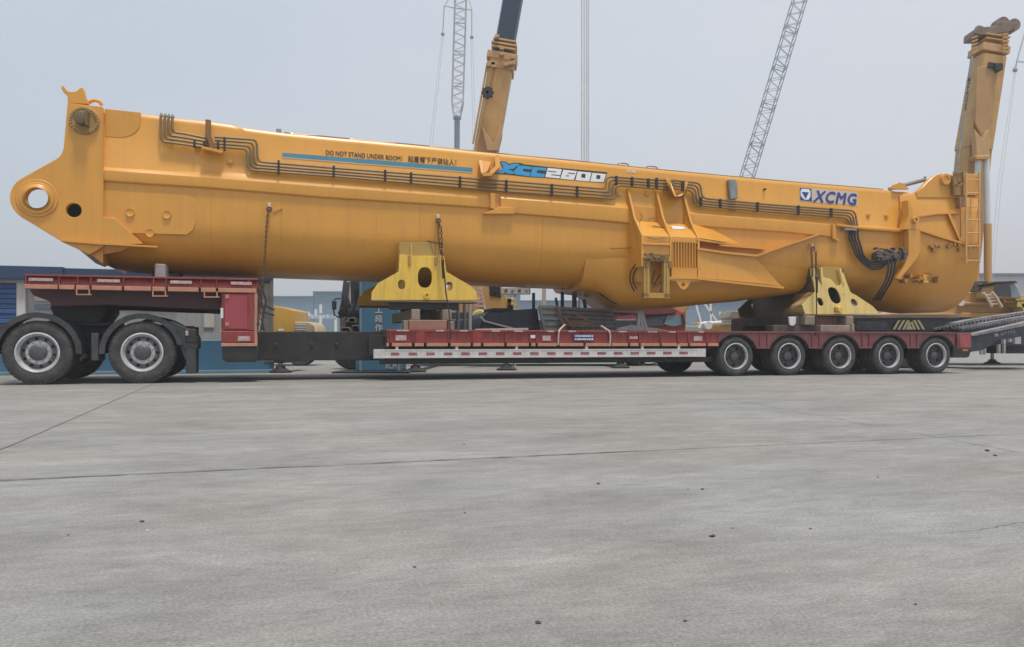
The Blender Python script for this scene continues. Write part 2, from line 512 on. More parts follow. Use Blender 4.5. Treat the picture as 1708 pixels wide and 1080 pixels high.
#PART2
# ------------------------------------------------------------------ ground
def concrete():
    m = bpy.data.materials.new('concrete_yard')
    m.use_nodes = True
    n, l = m.node_tree.nodes, m.node_tree.links
    b = n['Principled BSDF']
    b.inputs['Roughness'].default_value = 0.82
    b.inputs['Specular IOR Level'].default_value = 0.3
    tc = n.new('ShaderNodeTexCoord')
    mp = n.new('ShaderNodeMapping')
    mp.inputs['Rotation'].default_value = (0, 0, R(-17))
    l.new(tc.outputs['Object'], mp.inputs[0])

    def noise(scale, detail=6, rough=0.6, sx=1, sy=1, dist=0.0):
        q = n.new('ShaderNodeMapping')
        q.inputs['Scale'].default_value = (sx, sy, 1)
        l.new(mp.outputs[0], q.inputs[0])
        t = n.new('ShaderNodeTexNoise')
        t.inputs['Scale'].default_value = scale
        t.inputs['Detail'].default_value = detail
        t.inputs['Roughness'].default_value = rough
        t.inputs['Distortion'].default_value = dist
        l.new(q.outputs[0], t.inputs['Vector'])
        return t.outputs[0]

    def rng(x, a, b_, c, d):
        r = n.new('ShaderNodeMapRange')
        for i, q in enumerate((a, b_, c, d)):
            r.inputs[i + 1].default_value = q
        l.new(x, r.inputs[0])
        return r.outputs[0]

    def mulc(col, fac):
        k = n.new('ShaderNodeMix'); k.data_type = 'RGBA'; k.blend_type = 'MULTIPLY'
        k.inputs[0].default_value = 1
        l.new(col, k.inputs[6]); l.new(fac, k.inputs[7])
        return k.outputs[2]

    def blend(fac, a, colb):
        k = n.new('ShaderNodeMix'); k.data_type = 'RGBA'
        l.new(fac, k.inputs[0]); l.new(a, k.inputs[6])
        k.inputs[7].default_value = (*colb, 1)
        return k.outputs[2]
    k = n.new('ShaderNodeMix'); k.data_type = 'RGBA'
    l.new(rng(noise(0.5, 4), 0.38, 0.62, 0, 1), k.inputs[0])
    k.inputs[6].default_value = (0.304, 0.306, 0.288, 1)
    k.inputs[7].default_value = (0.312, 0.296, 0.276, 1)
    c = k.outputs[2]
    c = mulc(c, rng(noise(0.22, 5, 0.6, 0.6, 1.6), 0.3, 0.7, 0.88, 1.08))     # broad worn lanes
    c = mulc(c, rng(noise(1.6, 9, 0.68, 0.7, 1.5, 0.4), 0.3, 0.72, 0.80, 1.10))    # blotches
    c = mulc(c, rng(noise(4.2, 7, 0.7, 0.6, 1.4, 0.5), 0.32, 0.68, 0.86, 1.09))
    c = mulc(c, rng(noise(13, 10, 0.8, 0.6, 1.5, 0.8), 0.3, 0.7, 0.78, 1.16))              # trowel mottling
    c = mulc(c, rng(noise(95, 5, 0.8), 0.32, 0.68, 0.62, 1.34))               # aggregate speckle
    c = mulc(c, rng(noise(240, 3, 0.8), 0.32, 0.68, 0.78, 1.2))
    c = blend(rng(noise(2.6, 3, 0.5, 0.7, 1.2, 0.3), 0.70, 0.76, 0, 0.45), c, (0.13, 0.125, 0.115))  # oil spots
    c = blend(rng(noise(42, 2, 0.5), 0.74, 0.78, 0, 0.7), c, (0.10, 0.095, 0.09))                # grit
    c = blend(rng(noise(60, 2, 0.5), 0.75, 0.79, 0, 0.6), c, (0.52, 0.51, 0.48))                 # pale chips
    c = blend(rng(noise(1.1, 6, 0.6, 0.05, 2.2, 0.2), 0.60, 0.74, 0, 0.28), c, (0.16, 0.155, 0.15))  # tyre streaks
    vo = n.new('ShaderNodeTexVoronoi'); vo.feature = 'DISTANCE_TO_EDGE'
    vo.inputs['Scale'].default_value = 0.28
    wv = n.new('ShaderNodeMix'); wv.data_type = 'RGBA'; wv.blend_type = 'ADD'
    wv.inputs[0].default_value = 0.35
    nn_ = n.new('ShaderNodeTexNoise'); nn_.inputs['Scale'].default_value = 1.7; nn_.inputs['Detail'].default_value = 6
    l.new(mp.outputs[0], nn_.inputs['Vector'])
    l.new(mp.outputs[0], wv.inputs[6]); l.new(nn_.outputs[1], wv.inputs[7])
    l.new(wv.outputs[2], vo.inputs['Vector'])
    cr = n.new('ShaderNodeMath'); cr.operation = 'MULTIPLY'
    l.new(rng(vo.outputs[0], 0.0005, 0.0016, 0.75, 0.0), cr.inputs[0])
    l.new(rng(noise(0.35, 3), 0.52, 0.60, 0, 1), cr.inputs[1])
    c = blend(cr.outputs[0], c, (0.10, 0.095, 0.088))       # a few hairline cracks
    c = mulc(c, rng(noise(0.9, 5, 0.6, 0.8, 1.3, 0.6), 0.36, 0.66, 0.88, 1.06))
    l.new(c, b.inputs['Base Color'])
    a = n.new('ShaderNodeMath'); a.operation = 'ADD'
    l.new(rng(noise(14, 8, 0.75), 0, 1, 0, 0.8), a.inputs[0])
    l.new(rng(noise(110, 4, 0.8), 0, 1, 0, 0.5), a.inputs[1])
    bp = n.new('ShaderNodeBump')
    bp.inputs['Strength'].default_value = 0.8
    bp.inputs['Distance'].default_value = 0.006
    l.new(a.outputs[0], bp.inputs['Height'])
    l.new(bp.outputs[0], b.inputs['Normal'])
    return m

g = MB().add([(-900, -60, 0), (900, -60, 0), (900, 1500, 0), (-900, 1500, 0)], [(0, 1, 2, 3)])
gr = g.build('ground', concrete()); tag(gr, kind='structure')

def joint(p, q, w, name='pavement_joint'):
    p, q = Vector(p), Vector(q)
    d = (q - p).normalized()
    sd_ = Vector((-d.y, d.x, 0))
    n = 90
    mb = MB()
    vs = []
    for i in range(n + 1):
        c = p.lerp(q, i / n) + sd_ * random.uniform(-1, 1) * 0.006
        h = w * random.uniform(0.45, 1.3) / 2
        vs += [c - sd_ * h + Vector((0, 0, 0.004)), c + sd_ * h + Vector((0, 0, 0.004))]
    mb.add(vs, [(2 * i, 2 * i + 1, 2 * i + 3, 2 * i + 2) for i in range(n)])
    tag(mb.build(name, M['jointm']), kind='structure')
M['jointm'] = mat('joint_filler', (0.085, 0.08, 0.072), 0.9, var=0.35, scale=2)
M['jointf'] = mat('faint_joint', (0.215, 0.208, 0.195), 0.9, var=0.35, scale=2)
p0, p1 = G(0, 802.5), G(1094, 752)
dd = (p1 - p0).normalized()
joint(p0 - dd * 3, p1, 0.016)
M['jointm'], _k = M['jointf'], M['jointm']
joint(p1, p1 + dd * 12, 0.012)
q0, q1 = G(0, 751), G(250, 643)
dq = (q1 - q0).normalized()
joint(q0 - dq * 1.2, q1 + dq * 1.5, 0.020)
joint(G(1204, 664), G(1700, 755), 0.008)
M['jointm'] = _k

stone_spots = [(237, 871, .012), (246, 886, .009), (114, 893, .006), (775, 856, .007), (998, 808, .012), (1172, 817, .012), (1147, 816, .006), (1222, 882, .006),
               (1188, 896, .014), (1647, 753, .022), (1660, 761, .017), (1464, 797, .009), (1331, 730, .008), (1527, 1009, .006), (1143, 1037, .007), (898, 1040, .011), (692, 947, .008), (1352, 883, .007), (774, 742, .01)]
where = ['beside the long pavement joint at left', 'pale chip just below the bigger left stone', 'near the lower left of the yard', 'in the middle of the yard', 'under the end of the dark joint', 'right of the yard centre',
         'just left of the stone right of the centre', 'below the stone right of the centre', 'flat one in the yard foreground', 'larger of two at the right edge', 'smaller of two at the right edge', 'alone on the bright right side',
         'far one near the trailer wheels', 'close to the lower right corner', 'bottom of the photo right of centre', 'bottom of the photo at centre', 'on the mottled foreground concrete', 'right foreground concrete', 'close to the trailer in the middle']
for (px, py, r), wh in zip(stone_spots, where):
    c = G(px, py)
    mb = MB()
    bm = bmesh.new()
    bmesh.ops.create_icosphere(bm, subdivisions=2, radius=1)
    vs = []
    r *= 0.62
    for p in bm.verts:
        k = random.uniform(0.55, 1.2)
        vs.append((c.x + p.co.x * r * k * 1.25, c.y + p.co.y * r * k, max(0.001, r * 0.35 + p.co.z * r * k * 0.6)))
    mb.add(vs, [tuple(q.index for q in f.verts) for f in bm.faces])
    bm.free()
    solo(mb, 'pebble', M['stone'] if 'pale' not in wh else M['white'], 'small loose pebble on the concrete, ' + wh, 'pebble', (c.x, c.y, 0), group='pebbles on the concrete yard')

# ------------------------------------------------------------------ wheels
def wheel(parent, c, Rw, W, Rr, kind, outward=-1):
    """dished wheel, outer face at c (trailer frame); the axle runs along v"""
    s = -outward
    loc = Vector(c)
    w = bpy.data.objects.new('wheel', None)
    COL.objects.link(w)
    w.parent = parent
    w.location = loc - ORI[parent.name]
    ORI[w.name] = Vector((0, 0, 0))
    w.rotation_euler = (0, random.uniform(0, 6.28), 0)
    def L(mb, name, m, **k):
        mb.v = [(a, s * b, c_) for a, b, c_ in mb.v]
        o = mb.build(name, m, None, (0, 0, 0), **k)
        o.parent = w
        o.matrix_world = Matrix.Identity(4)
        o.matrix_local = Matrix.Identity(4)
        return o
    h = (Rw - Rr)
    t = MB()
    prof = [(Rr * 0.97, W * 0.5), (Rr, 0.03), (Rr + 0.02, 0.012), (Rr + h * 0.35, 0.002), (Rr + h * 0.62, 0.0), (Rr + h * 0.70, 0.006), (Rw - 0.035, 0.014), (Rw - 0.012, 0.035)]
    nb = 5
    for i in range(nb):
        a = 0.045 + (W - 0.09) * i / nb
        b_ = 0.045 + (W - 0.09) * (i + 1) / nb
        prof += [(Rw, a), (Rw, b_ - 0.012), (Rw - 0.012, b_ - 0.011), (Rw - 0.012, b_ - 0.001)]
    prof += [(Rw - 0.012, W - 0.035), (Rw - 0.04, W - 0.01), (Rr + h * 0.5, W), (Rr, W - 0.03), (Rr * 0.97, W * 0.5)]
    t.lathe(prof, n=56)
    n_lug = 44
    for k in range(n_lug):                       # shoulder lugs
        a = 2 * math.pi * k / n_lug
        ca, sa = math.cos(a), math.sin(a)
        for (va, vb) in ((0.016, 0.06),):
            pts = []
            for r in (Rw - 0.05, Rw - 0.008):
                for dv, da in ((va, -0.028), (va, 0.028), (vb, 0.028), (vb, -0.028)):
                    pts.append((r * math.cos(a + da), dv, r * math.sin(a + da)))
            t.hexa(pts[:4], pts[4:])
    L(t, 'tyre', M['tyre'])
    if kind == 'truck':
        rm = MB().lathe([(Rr + 0.004, 0.03), (Rr + 0.010, 0.006), (Rr - 0.012, 0.0), (Rr - 0.024, 0.012), (Rr - 0.034, 0.055), (Rr - 0.052, 0.075)], n=44)
        rm.slot(2).lathe([(Rr - 0.052, 0.075), (Rr - 0.066, 0.10), (Rr - 0.078, 0.120), (0.205, 0.108)], n=44)
        rm.slot(0).lathe([(0.205, 0.108), (0.19, 0.08), (0.13, 0.078)], n=44)
        for k in range(10):
            a = 2 * math.pi * (k + .5) / 10
            rm.cyl((0.168 * math.cos(a), 0.058, 0.168 * math.sin(a)), 0.014, 0.03, n=8)
        hh = rm.slot(1)
        for k in range(10):
            a = 2 * math.pi * k / 10
            hh.cyl((0.228 * math.cos(a), 0.098, 0.228 * math.sin(a)), 0.023, 0.02, n=12)
        for k in range(10):
            a = 2 * math.pi * (k + .5) / 10
            hh.cyl((0.168 * math.cos(a), 0.055, 0.168 * math.sin(a)), 0.008, 0.03, n=8)
        L(rm, 'rim', [M['rim'], M['hole'], mat('rim_dish', (0.20, 0.20, 0.205), 0.5, metal=0.4, var=0.3, scale=8, dirt=(0.10, 0.09, 0.08), dirt_amt=0.6)])
        L(MB().lathe([(0.001, 0.0), (0.09, 0.0), (0.115, 0.012), (0.135, 0.035), (0.135, 0.09)], n=28), 'hub', M['rimdark'])
    else:
        rm = MB().lathe([(Rr + 0.004, 0.03), (Rr + 0.008, 0.004), (Rr - 0.010, 0.0), (Rr - 0.020, 0.02), (Rr - 0.028, 0.09)], n=40)
        L(rm, 'rim', M['rim'])
        dk = MB().lathe([(Rr - 0.026, 0.06), (Rr - 0.034, 0.13), (Rr - 0.05, 0.145), (0.10, 0.12), (0.09, 0.07), (0.05, 0.05), (0.001, 0.048)], n=32)
        for k in range(10):
            a = 2 * math.pi * k / 10
            dk.cyl((0.125 * math.cos(a), 0.095, 0.125 * math.sin(a)), 0.013, 0.05, n=6)
        hh = dk.slot(1)
        for k in range(5):
            a = 2 * math.pi * (k + .3) / 5
            hh.cyl((0.178 * math.cos(a), 0.122, 0.178 * math.sin(a)), 0.03, 0.03, n=12)
        L(dk, 'hub', [M['rimdark'], M['hole']])
    return w

# ------------------------------------------------------------------ tractor unit (its rear half is in the picture)
V_TR = 0.12
tx1, tx2 = T(62, V_TR), T(237, V_TR)
tractor = thing('tractor_truck', 'dark chassis of the truck pulling the trailer, twin rear axles under black mudguards', 'truck', ((tx1 + tx2) / 2, 1.5, 0), FT)
RT = 0.53
for tx in (tx1, tx2, tx1 - 3.6):
    wheel(tractor, (tx, V_TR, RT), RT, 0.29, 0.325, 'truck')
    if tx > tx1 - 1:
        w2 = wheel(tractor, (tx, V_TR + 0.33, RT), RT, 0.29, 0.325, 'truck')
    wheel(tractor, (tx, 3.0 - V_TR, RT), RT, 0.29, 0.325, 'truck', outward=1)
ch = MB()
for v in (1.02, 1.90):
    ch.box(tx1 - 4.2, tx2 + 0.75, v, v + 0.09, 0.72, 1.0)
for tx in (tx1 - 3.4, tx1 - .7, tx2 - .67, tx2 + 0.6):
    ch.box(tx - 0.06, tx + 0.06, 1.11, 1.90, 0.75, 0.95)
ch.build('chassis', M['black'], tractor, bevel=0.01)
ax = MB()
for tx in (tx1, tx2):
    ax.cyl((tx, 0.3, RT), 0.11, 2.4, n=14)
    ax.box(tx - 0.22, tx + 0.22, 1.3, 1.7, RT - 0.22, RT + 0.22)
    ax.box(tx - 0.5, tx + 0.5, 0.9, 1.0, RT + 0.05, RT + 0.18)
ax.build('axle', M['black'], tractor, bevel=0.02)
def fender(tx, a0, a1, v0, v1):
    mb = MB()
    ring_o, n = [], 12
    rings = []
    for k in range(n + 1):
        a = a0 + (a1 - a0) * k / n
        ca, sa = math.cos(a), math.sin(a)
        rings.append([(tx + 0.635 * ca, v0, RT + 0.635 * sa), (tx + 0.66 * ca, v0, RT + 0.66 * sa), (tx + 0.66 * ca, v1, RT + 0.66 * sa), (tx + 0.635 * ca, v1, RT + 0.635 * sa)])
    mb.loft(rings)
    rings = []
    for k in range(n + 1):                       # turned-down lip along the outside edge
        a = a0 + (a1 - a0) * k / n
        ca, sa = math.cos(a), math.sin(a)
        rings.append([(tx + 0.575 * ca, v0 - 0.02, RT + 0.575 * sa), (tx + 0.665 * ca, v0 - 0.02, RT + 0.665 * sa), (tx + 0.665 * ca, v0, RT + 0.665 * sa), (tx + 0.575 * ca, v0, RT + 0.575 * sa)])
    mb.loft(rings)
    return mb
for tx in (tx1, tx2):
    for v0, v1 in ((V_TR + 0.0, V_TR + 0.66), (2.22, 2.86)):
        fender(tx, R(-2 if tx == tx1 else 12), R(182), v0, v1).build('mudguard', M['plastic'], tractor)
xe = T(330, V_TR)
tail = MB()
tail.prism([(tx2 + 0.40, RT + 0.52), (tx2 + 0.47, RT + 0.54), (xe - 0.05, RT + 0.36), (xe, RT + 0.24), (xe, RT + 0.06), (xe - 0.22, RT + 0.04), (tx2 + 0.56, RT + 0.34)], V_TR, V_TR + 0.64)
tail.prism([(a, z) for a, z in [(tx2 + 0.52, RT + 0.40), (tx2 + 0.62, RT + 0.36), (tx2 + 0.84, RT - 0.10), (tx2 + 0.80, RT - 0.30), (tx2 + 0.66, RT - 0.10)]], V_TR + 0.02, V_TR + 0.62)
tail.build('mudguard', M['plastic'], tractor, bevel=0.015)
tl = MB().box(xe - 0.20, xe - 0.02, V_TR - 0.03, V_TR + 0.1, ZP(330, 572, V_TR), ZP(330, 549, V_TR))
o_tl = tl.build('tail_light', M['black'], tractor, bevel=0.015)
MB().box(xe - 0.195, xe - 0.15, V_TR - 0.045, V_TR - 0.031, ZP(330, 560, V_TR), ZP(330, 552, V_TR)).build('lens', M['tag'], o_tl)
MB().box(xe - 0.19, xe - 0.03, V_TR, V_TR + 0.55, 0.16, RT + 0.06).build('mud_flap', M['plastic'], tractor, bevel=0.008)
MB().box(T(152, V_TR), T(164, V_TR), V_TR, V_TR + 0.6, ZP(158, 602, V_TR), ZP(158, 556, V_TR)).build('mud_flap', M['plastic'], tractor, bevel=0.008)
fw = MB()
fw.prism(poly_px([(85, 512), (178, 508), (182, 520), (168, 540), (110, 540), (92, 528)], 1.0), 0.9, 2.1)
fw.box(T(100, 1.0), T(190, 1.0), 0.85, 2.15, 0.98, 1.06)
fw.build('fifth_wheel', M['black'], tractor, bevel=0.02)
cabx = tx1 - 3.6
cb = MB()
cb.prism([(cabx - 1.35, 0.45), (cabx - 1.35, 1.4), (cabx - 1.2, 2.9), (cabx - 0.9, 3.2), (cabx + 0.95, 3.3), (cabx + 0.95, 1.0), (cabx + 0.62, 1.0), (cabx + 0.4, 1.2), (cabx - 0.4, 1.2), (cabx - 0.62, 0.9), (cabx - 0.62, 0.45)], 0.25, 2.75)
cabo = cb.build('cab', M['truckred'], tractor, bevel=0.05, seg=2)
MB().prism([(cabx - 1.0, 1.75), (cabx - 0.95, 2.6), (cabx - 0.05, 2.6), (cabx - 0.05, 1.75)], 0.235, 0.26).build('window', M['glass'], cabo)

# ------------------------------------------------------------------ low-bed trailer
ZD = ZP(1100, 552.5)                             # deck top over the ground
trailer = thing('lowbed_trailer', 'long red low-bed trailer with raised gooseneck and five rear axles, carrying the yellow crane boom', 'trailer', (T(854), 1.5, 0), FT)
VF = 3.0
def bar_px(mb, pts, v0, v1):
    return mb.prism(poly_px(pts, v0), v0, v1)

# gooseneck
gl = lambda x: 457.5 + (x - 40) * 7.5 / 390      # top edge row
goose = MB()
goose.prism([P(40, gl(40) + 4), P(430, gl(430) + 4), P(430, gl(430) + 12), P(40, gl(40) + 12)], 0.13, VF - 0.13)
goose.prism(poly_px([(42, 470), (430, 478), (430, 515), (365, 517), (260, 513), (178, 509), (85, 512), (83, 503), (55, 493)], 0.35), 0.35, 0.50)
goose.prism(poly_px([(42, 470), (430, 478), (430, 515), (365, 517), (260, 513), (178, 509), (85, 512), (83, 503), (55, 493)], 0.35), VF - 0.5, VF - 0.35)
goose.prism(poly_px([(48, 472), (430, 480), (430, 505), (60, 490)], 0.5), 0.5, VF - 0.5)
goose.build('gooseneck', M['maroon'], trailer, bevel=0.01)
for v0, v1 in ((0.0, 0.12), (VF - 0.12, VF)):
    rl = MB()
    z = lambda x, d: P(x, gl(x) + d)
    rl.prism([z(40, 0), z(430, 0), z(430, 17), z(40, 17)], v0 + 0.03, v1)
    rl.prism([z(40, 0), z(430, 0), z(430, 3), z(40, 3)], v0 - 0.004, v0 + 0.03)
    for x in (41.5, 97, 128, 150, 205, 255, 276, 334, 360, 414):
        a, b = T(x), T(x) + 0.022
        za, zb = z(x, 2.8)[1], z(x, 18)[1]
        rl.box(a, b, v0 + 0.0, v0 + 0.03, za, zb)
    ro = rl.build('side_rail', M['red'], trailer, bevel=0.004)
    fl = MB()
    for x0, x1 in ((41, 96), (98.5, 124), (127, 149), (153, 203), (207, 252), (254, 276), (280, 331), (335, 360), (364, 428)):
        fl.prism([z(x0, 17), z(x1, 17), z(x1, 24), z(x0, 24)], v0 - 0.012, v1 - 0.02)
    fl.build('flange', M['redlight'], ro, bevel=0.005)
for x0, x1 in ((128, 149), (255, 276), (341, 362)):
    st = MB()
    y0 = gl(x0) + 24
    for x in (x0, x1):
        st.beam(P3(x, y0 - 1, 0.0), P3(x, y0 + 9, 0.0), 0.02, 0.02)
    st.beam(P3(x0 - 1, y0 + 8.5, -0.01), P3(x1 + 4, y0 + 8.5, -0.01), 0.03, 0.02)
    st.build('step', M['redlight'], trailer)
for x0, x1 in ((48, 88), (162, 200), (284, 320), (385, 420)):
    MB().prism([P(x0, gl(x0) + 6), P(x1, gl(x1) + 6), P(x1, gl(x1) + 11), P(x0, gl(x0) + 11)], -0.004, 0.031).build('reflector', M['tag'], trailer)

# upright front leg of the gooseneck with its locker
z1, z2, z3, z4 = ZP(398, 489), ZP(398, 552), ZP(398, 573), ZP(398, 578)
xa, xb = T(369), T(427)
leg = MB()
leg.box(xa, xb, 0.03, VF - 0.03, z2, z1)
leg.box(xa, xb, 0.0, VF, z3 + 0.01, z2 - 0.004)
leg.box(T(412), xb + 0.03, 0.0, 0.06, z2, z1)
lego = leg.build('front_leg', M['red'], trailer, bevel=0.012)
MB().box(xa, xb + 0.02, -0.012, VF, z4, z3).build('flange', M['redlight'], lego, bevel=0.005)
MB().box(T(424.5), T(429.5), -0.006, 0.05, z3, z1).build('edge_strip', M['redlight'], lego, bevel=0.004)
dr = MB().box(xa + 0.05, T(419), 0.005, 0.029, z2 + 0.03, z1 - 0.02)
dro = dr.build('locker_door', mat('locker_red', (0.36, 0.05, 0.07), 0.5, var=0.12, dirt=(0.2, 0.1, 0.1), dirt_amt=0.4), trailer, bevel=0.006)
hg = MB()
for yy in (495, 541):
    hg.box(T(376), T(382), -0.012, 0.006, ZP(379, yy + 3), ZP(379, yy - 3))
hg.build('hinge', M['redlight'], dro)
MB().box(T(368), T(372.5), -0.01, 0.004, ZP(370, 531), ZP(370, 514)).build('reflector', M['white'], lego)
MB().box(T(397), T(417), -0.012, -0.002, ZP(407, 569), ZP(407, 561)).build('reflector', M['tag'], lego)
kb = MB()
kb.prism(poly_px([(370, 579), (431, 579), (431, 601), (424, 604.5), (378, 604.5), (371, 600)], 0.02), 0.02, VF - 0.02)
kb.build('front_leg_base', M['black'], trailer, bevel=0.02, seg=2)

# central spine beam
sp_ = MB()
sp_.prism(poly_px([(428, 553.5), (655, 553.5), (655, 601.5), (428, 601.5)], 0.75), 0.75, 2.25)
for x in (459, 520, 562):
    sp_.box(T(x, .75) - 0.03, T(x, .75) + 0.03, 0.72, 0.75, ZP(x, 580, .75), ZP(x, 573, .75))
sp_.build('spine_beam', M['black'], trailer, bevel=0.012)

# lower deck
xl, xr = T(646), T(1199)
zt = ZD
dk_ = MB()
dk_.box(xl, T(1594), 0.10, VF - 0.10, zt - 0.09, zt - 0.02)
for k in range(60):
    a = xl + (T(1594) - xl) * k / 60
    if k % 2 == 0:
        dk_.box(a, a + 0.14, 0.12, VF - 0.12, zt - 0.02, zt - 0.004)
dk_.build('deck', M['wooddark'], trailer, bevel=0.004)
fr = MB()
for v in (0.35, 1.05, 1.80, 2.50):
    fr.box(xl - 0.3, xr + 0.3, v, v + 0.15, 0.46, zt - 0.09)
for k in range(14):
    a = xl + (xr - xl) * k / 13
    fr.box(a - 0.03, a + 0.03, 0.14, VF - 0.14, 0.58, zt - 0.095)
fr.box(xl - 0.1, xr, 0.2, 0.34, ZP(900, 606, .2), ZP(900, 597, .2))
fr.box(xl - 0.1, xr, 0.16, 0.20, ZP(900, 584, .2), ZP(900, 578, .2))
fr.box(xr, T(1590), 0.75, 2.25, 0.42, zt - 0.095)
fr.build('under_frame', M['black'], trailer, bevel=0.008)
divs = [650, 688, 708, 748, 786, 803, 842, 883, 894, 930, 974, 1017, 1048, 1066, 1101, 1130, 1148, 1178]
for near in (True, False):
    v0, v1 = (0.0, 0.10) if near else (VF - 0.10, VF)
    rl = MB()
    zl = lambda y: ZP(900, y)
    zb_, zf0, zf1 = zt - (ZP(900, 552) - ZP(900, 573)), 0, 0
    h1 = 21 / 86.0
    rl.box(xl, xr, v0 + 0.03, v1, zt - h1, zt)
    rl.box(xl, xr, v0 - 0.004, v0 + 0.03, zt - 0.035, zt + 0.004)
    for x in divs:
        a = T(x)
        rl.box(a, a + 0.024, v0 - 0.002, v0 + 0.03, zt - h1 - 0.003, zt - 0.036)
    ro = rl.build('side_rail', M['red'], trailer, bevel=0.004)
    fl = MB()
    ds = [641] + divs + [1199]
    for x0, x1 in zip(ds, ds[1:]):
        if x1 - x0 < 6: continue
        fl.box(T(x0) + 0.04, T(x1) - 0.012, v0 - 0.012, v1 - 0.02, zt - h1 - 0.062, zt - h1 - 0.002)
    fl.build('flange', M['redlight'], ro, bevel=0.004)
    for xa_, xb_ in ((T(691) + .02, T(708)), (T(786) + .03, T(803))):
        MB().box(xa_, xb_, v0 - 0.002, v0 + 0.031, zt - h1, zt - 0.037).build('stake_pocket', M['red'], ro, bevel=0.006)
for x0, x1 in ((662, 682), (727, 741), (767, 780), (820, 834), (858, 872), (912, 924), (948, 960), (1032, 1045), (1080, 1096), (1116, 1127), (1165, 1174)):
    MB().box(T(x0), T(x1), -0.008, -0.0045, zt - 0.030, zt - 0.002).build('reflector', M['tag'], trailer)
for x0, x1 in ((660, 678), (905, 919), (1158, 1172)):
    q = MB()
    q.box(T(x0), T(x1), 0.012, 0.028, zt - 0.20, zt - 0.10)
    q.build('sticker', M['tag'], trailer, bevel=0.003)
a, b = T(883) + 0.03, T(893)
MB().box(a, b, 0.008, 0.027, zt - 0.15, zt - 0.09).build('sticker', M['white'], trailer)
MB().box(T(1051), T(1064), 0.01, 0.028, zt - 0.16, zt - 0.11).build('sticker', M['tag'], trailer)
pl = MB().box(T(957), T(990), -0.012, 0.004, zt - 0.20, zt - 0.075).build('name_plate', M['platebl'], trailer, bevel=0.003)
zz = lambda d: zt - d
random.seed(31)
for d0, d1 in ((0.125, 0.088), (0.188, 0.150)):        # two rows of worn white characters, too small to read
    lt_ = MB()
    x_ = 958.5
    while x_ < 988:
        w_ = random.uniform(0.8, 2.2)
        e0, e1 = random.uniform(0, .008), random.uniform(0, .008)
        lt_.add([(T(x_), -0.0135, zz(d0) + e0), (T(x_ + w_), -0.0135, zz(d0) + e1), (T(x_ + w_), -0.0135, zz(d1) - e0), (T(x_), -0.0135, zz(d1) - e1)], [(0, 1, 2, 3)])
        x_ += w_ + random.uniform(0.4, 1.0)
    lt_.build('lettering', M['letterwhite'], pl)

# pale side guard with red dashes
gd = MB()
zg0, zg1 = ZP(900, 596.5, -0.03), ZP(900, 583, -0.03)
gd.box(T(625, -.03), T(1175, -.03), -0.03, 0.0, zg0, zg1)
gd.box(T(626, -.03), T(1174, -.03), -0.040, -0.031, zg0 - .003, zg0 + 0.03)
gd.box(T(626, -.03), T(1174, -.03), -0.036, -0.031, zg1 - .02, zg1 + 0.003)
gd.box(T(623, -.03), T(640, -.03), -0.037, 0.003, zg0 - 0.006, zg1 + 0.006)
gd.box(T(1163, -.03), T(1177, -.03), -0.037, 0.003, zg0 - 0.006, zg1 + 0.006)
for x in (660, 760, 860, 977, 1070, 1131):
    gd.box(T(x), T(x) + 0.05, 0.001, 0.06, zg1 - 0.06, zg1 + 0.10)
gdo = gd.build('side_guard', M['guard'], trailer, bevel=0.006)
x = 652.0
while x < 1158:
    MB().box(T(x, -.03), T(x + 14, -.03), -0.036, -0.0305, zg0 + 0.052, zg1 - 0.055).build('reflector', M['tapered'], gdo)
    x += 29.6 * (1 - (x - 652) * 0.00019)

# rear bogie: scalloped side plates over five axles
RW = 0.417
wx = [T(1229), T(1316.5), T(1403.8), T(1484.9), T(1563.4)]
m_ = sum(b - a for a, b in zip(wx, wx[1:])) / 4
wx = [wx[0] + m_ * k for k in range(5)]
for near in (True, False):
    v0, v1 = (0.02, 0.10) if near else (VF - 0.10, VF - 0.02)
    zlow = zt - 0.345
    poly = [(T(1199), zt - 0.31), (T(1199), zt), (T(1594), zt), (T(1594), zlow + 0.10)]
    arcs = []
    for c in wx[::-1]:
        ra = 0.50
        for k in range(13):
            a = R(12) + (R(168) - R(12)) * k / 12
            zz_ = RW + ra * math.sin(a) * 0.93
            xx_ = c + ra * 1.03 * math.cos(a)
            arcs.append((xx_, max(zlow if True else 0, min(zt - 0.04, zz_))))
    poly += arcs
    bg_ = MB().plate(poly, [], v0, v1)
    bg_.box(T(1199), T(1594), v0 - 0.02, v1, zt - 0.03, zt + 0.004)
    for c, d in zip(wx, wx[1:]):
        mid = (c + d) / 2
        for q in (-0.09, 0.09):
            bg_.box(mid + q - 0.01, mid + q + 0.01, v0 - 0.025, v0, zlow + 0.02, zt - 0.03)
        bg_.box(mid - 0.17, mid + 0.17, v0 - 0.02, v1 + 0.02, zlow - 0.015, zlow + 0.012)
    bo = bg_.build('bogie_side', mat('dusty_red', (0.20, 0.045, 0.055), 0.6, var=0.25, scale=3, dirt=(0.20, 0.15, 0.13), dirt_amt=0.8, streak=True), trailer, bevel=0.004)
    for c in wx:                                 # tyre arch lip
        mb = MB()
        rings = []
        for k in range(13):
            a = R(24) + (R(156) - R(24)) * k / 12
            xx_, zz_ = c + 0.515 * math.cos(a), min(zt - 0.035, RW + 0.465 * math.sin(a))
            rings.append([(xx_, v0 - 0.02, zz_), (xx_, v0 - 0.02, zz_ + 0.022), (xx_, v0 + 0.6 if near else v1 - 0.6, zz_ + 0.022), (xx_, v0 + 0.6 if near else v1 - 0.6, zz_)])
        mb.loft(rings)
        mb.build('wheel_arch', M['plastic'], bo)
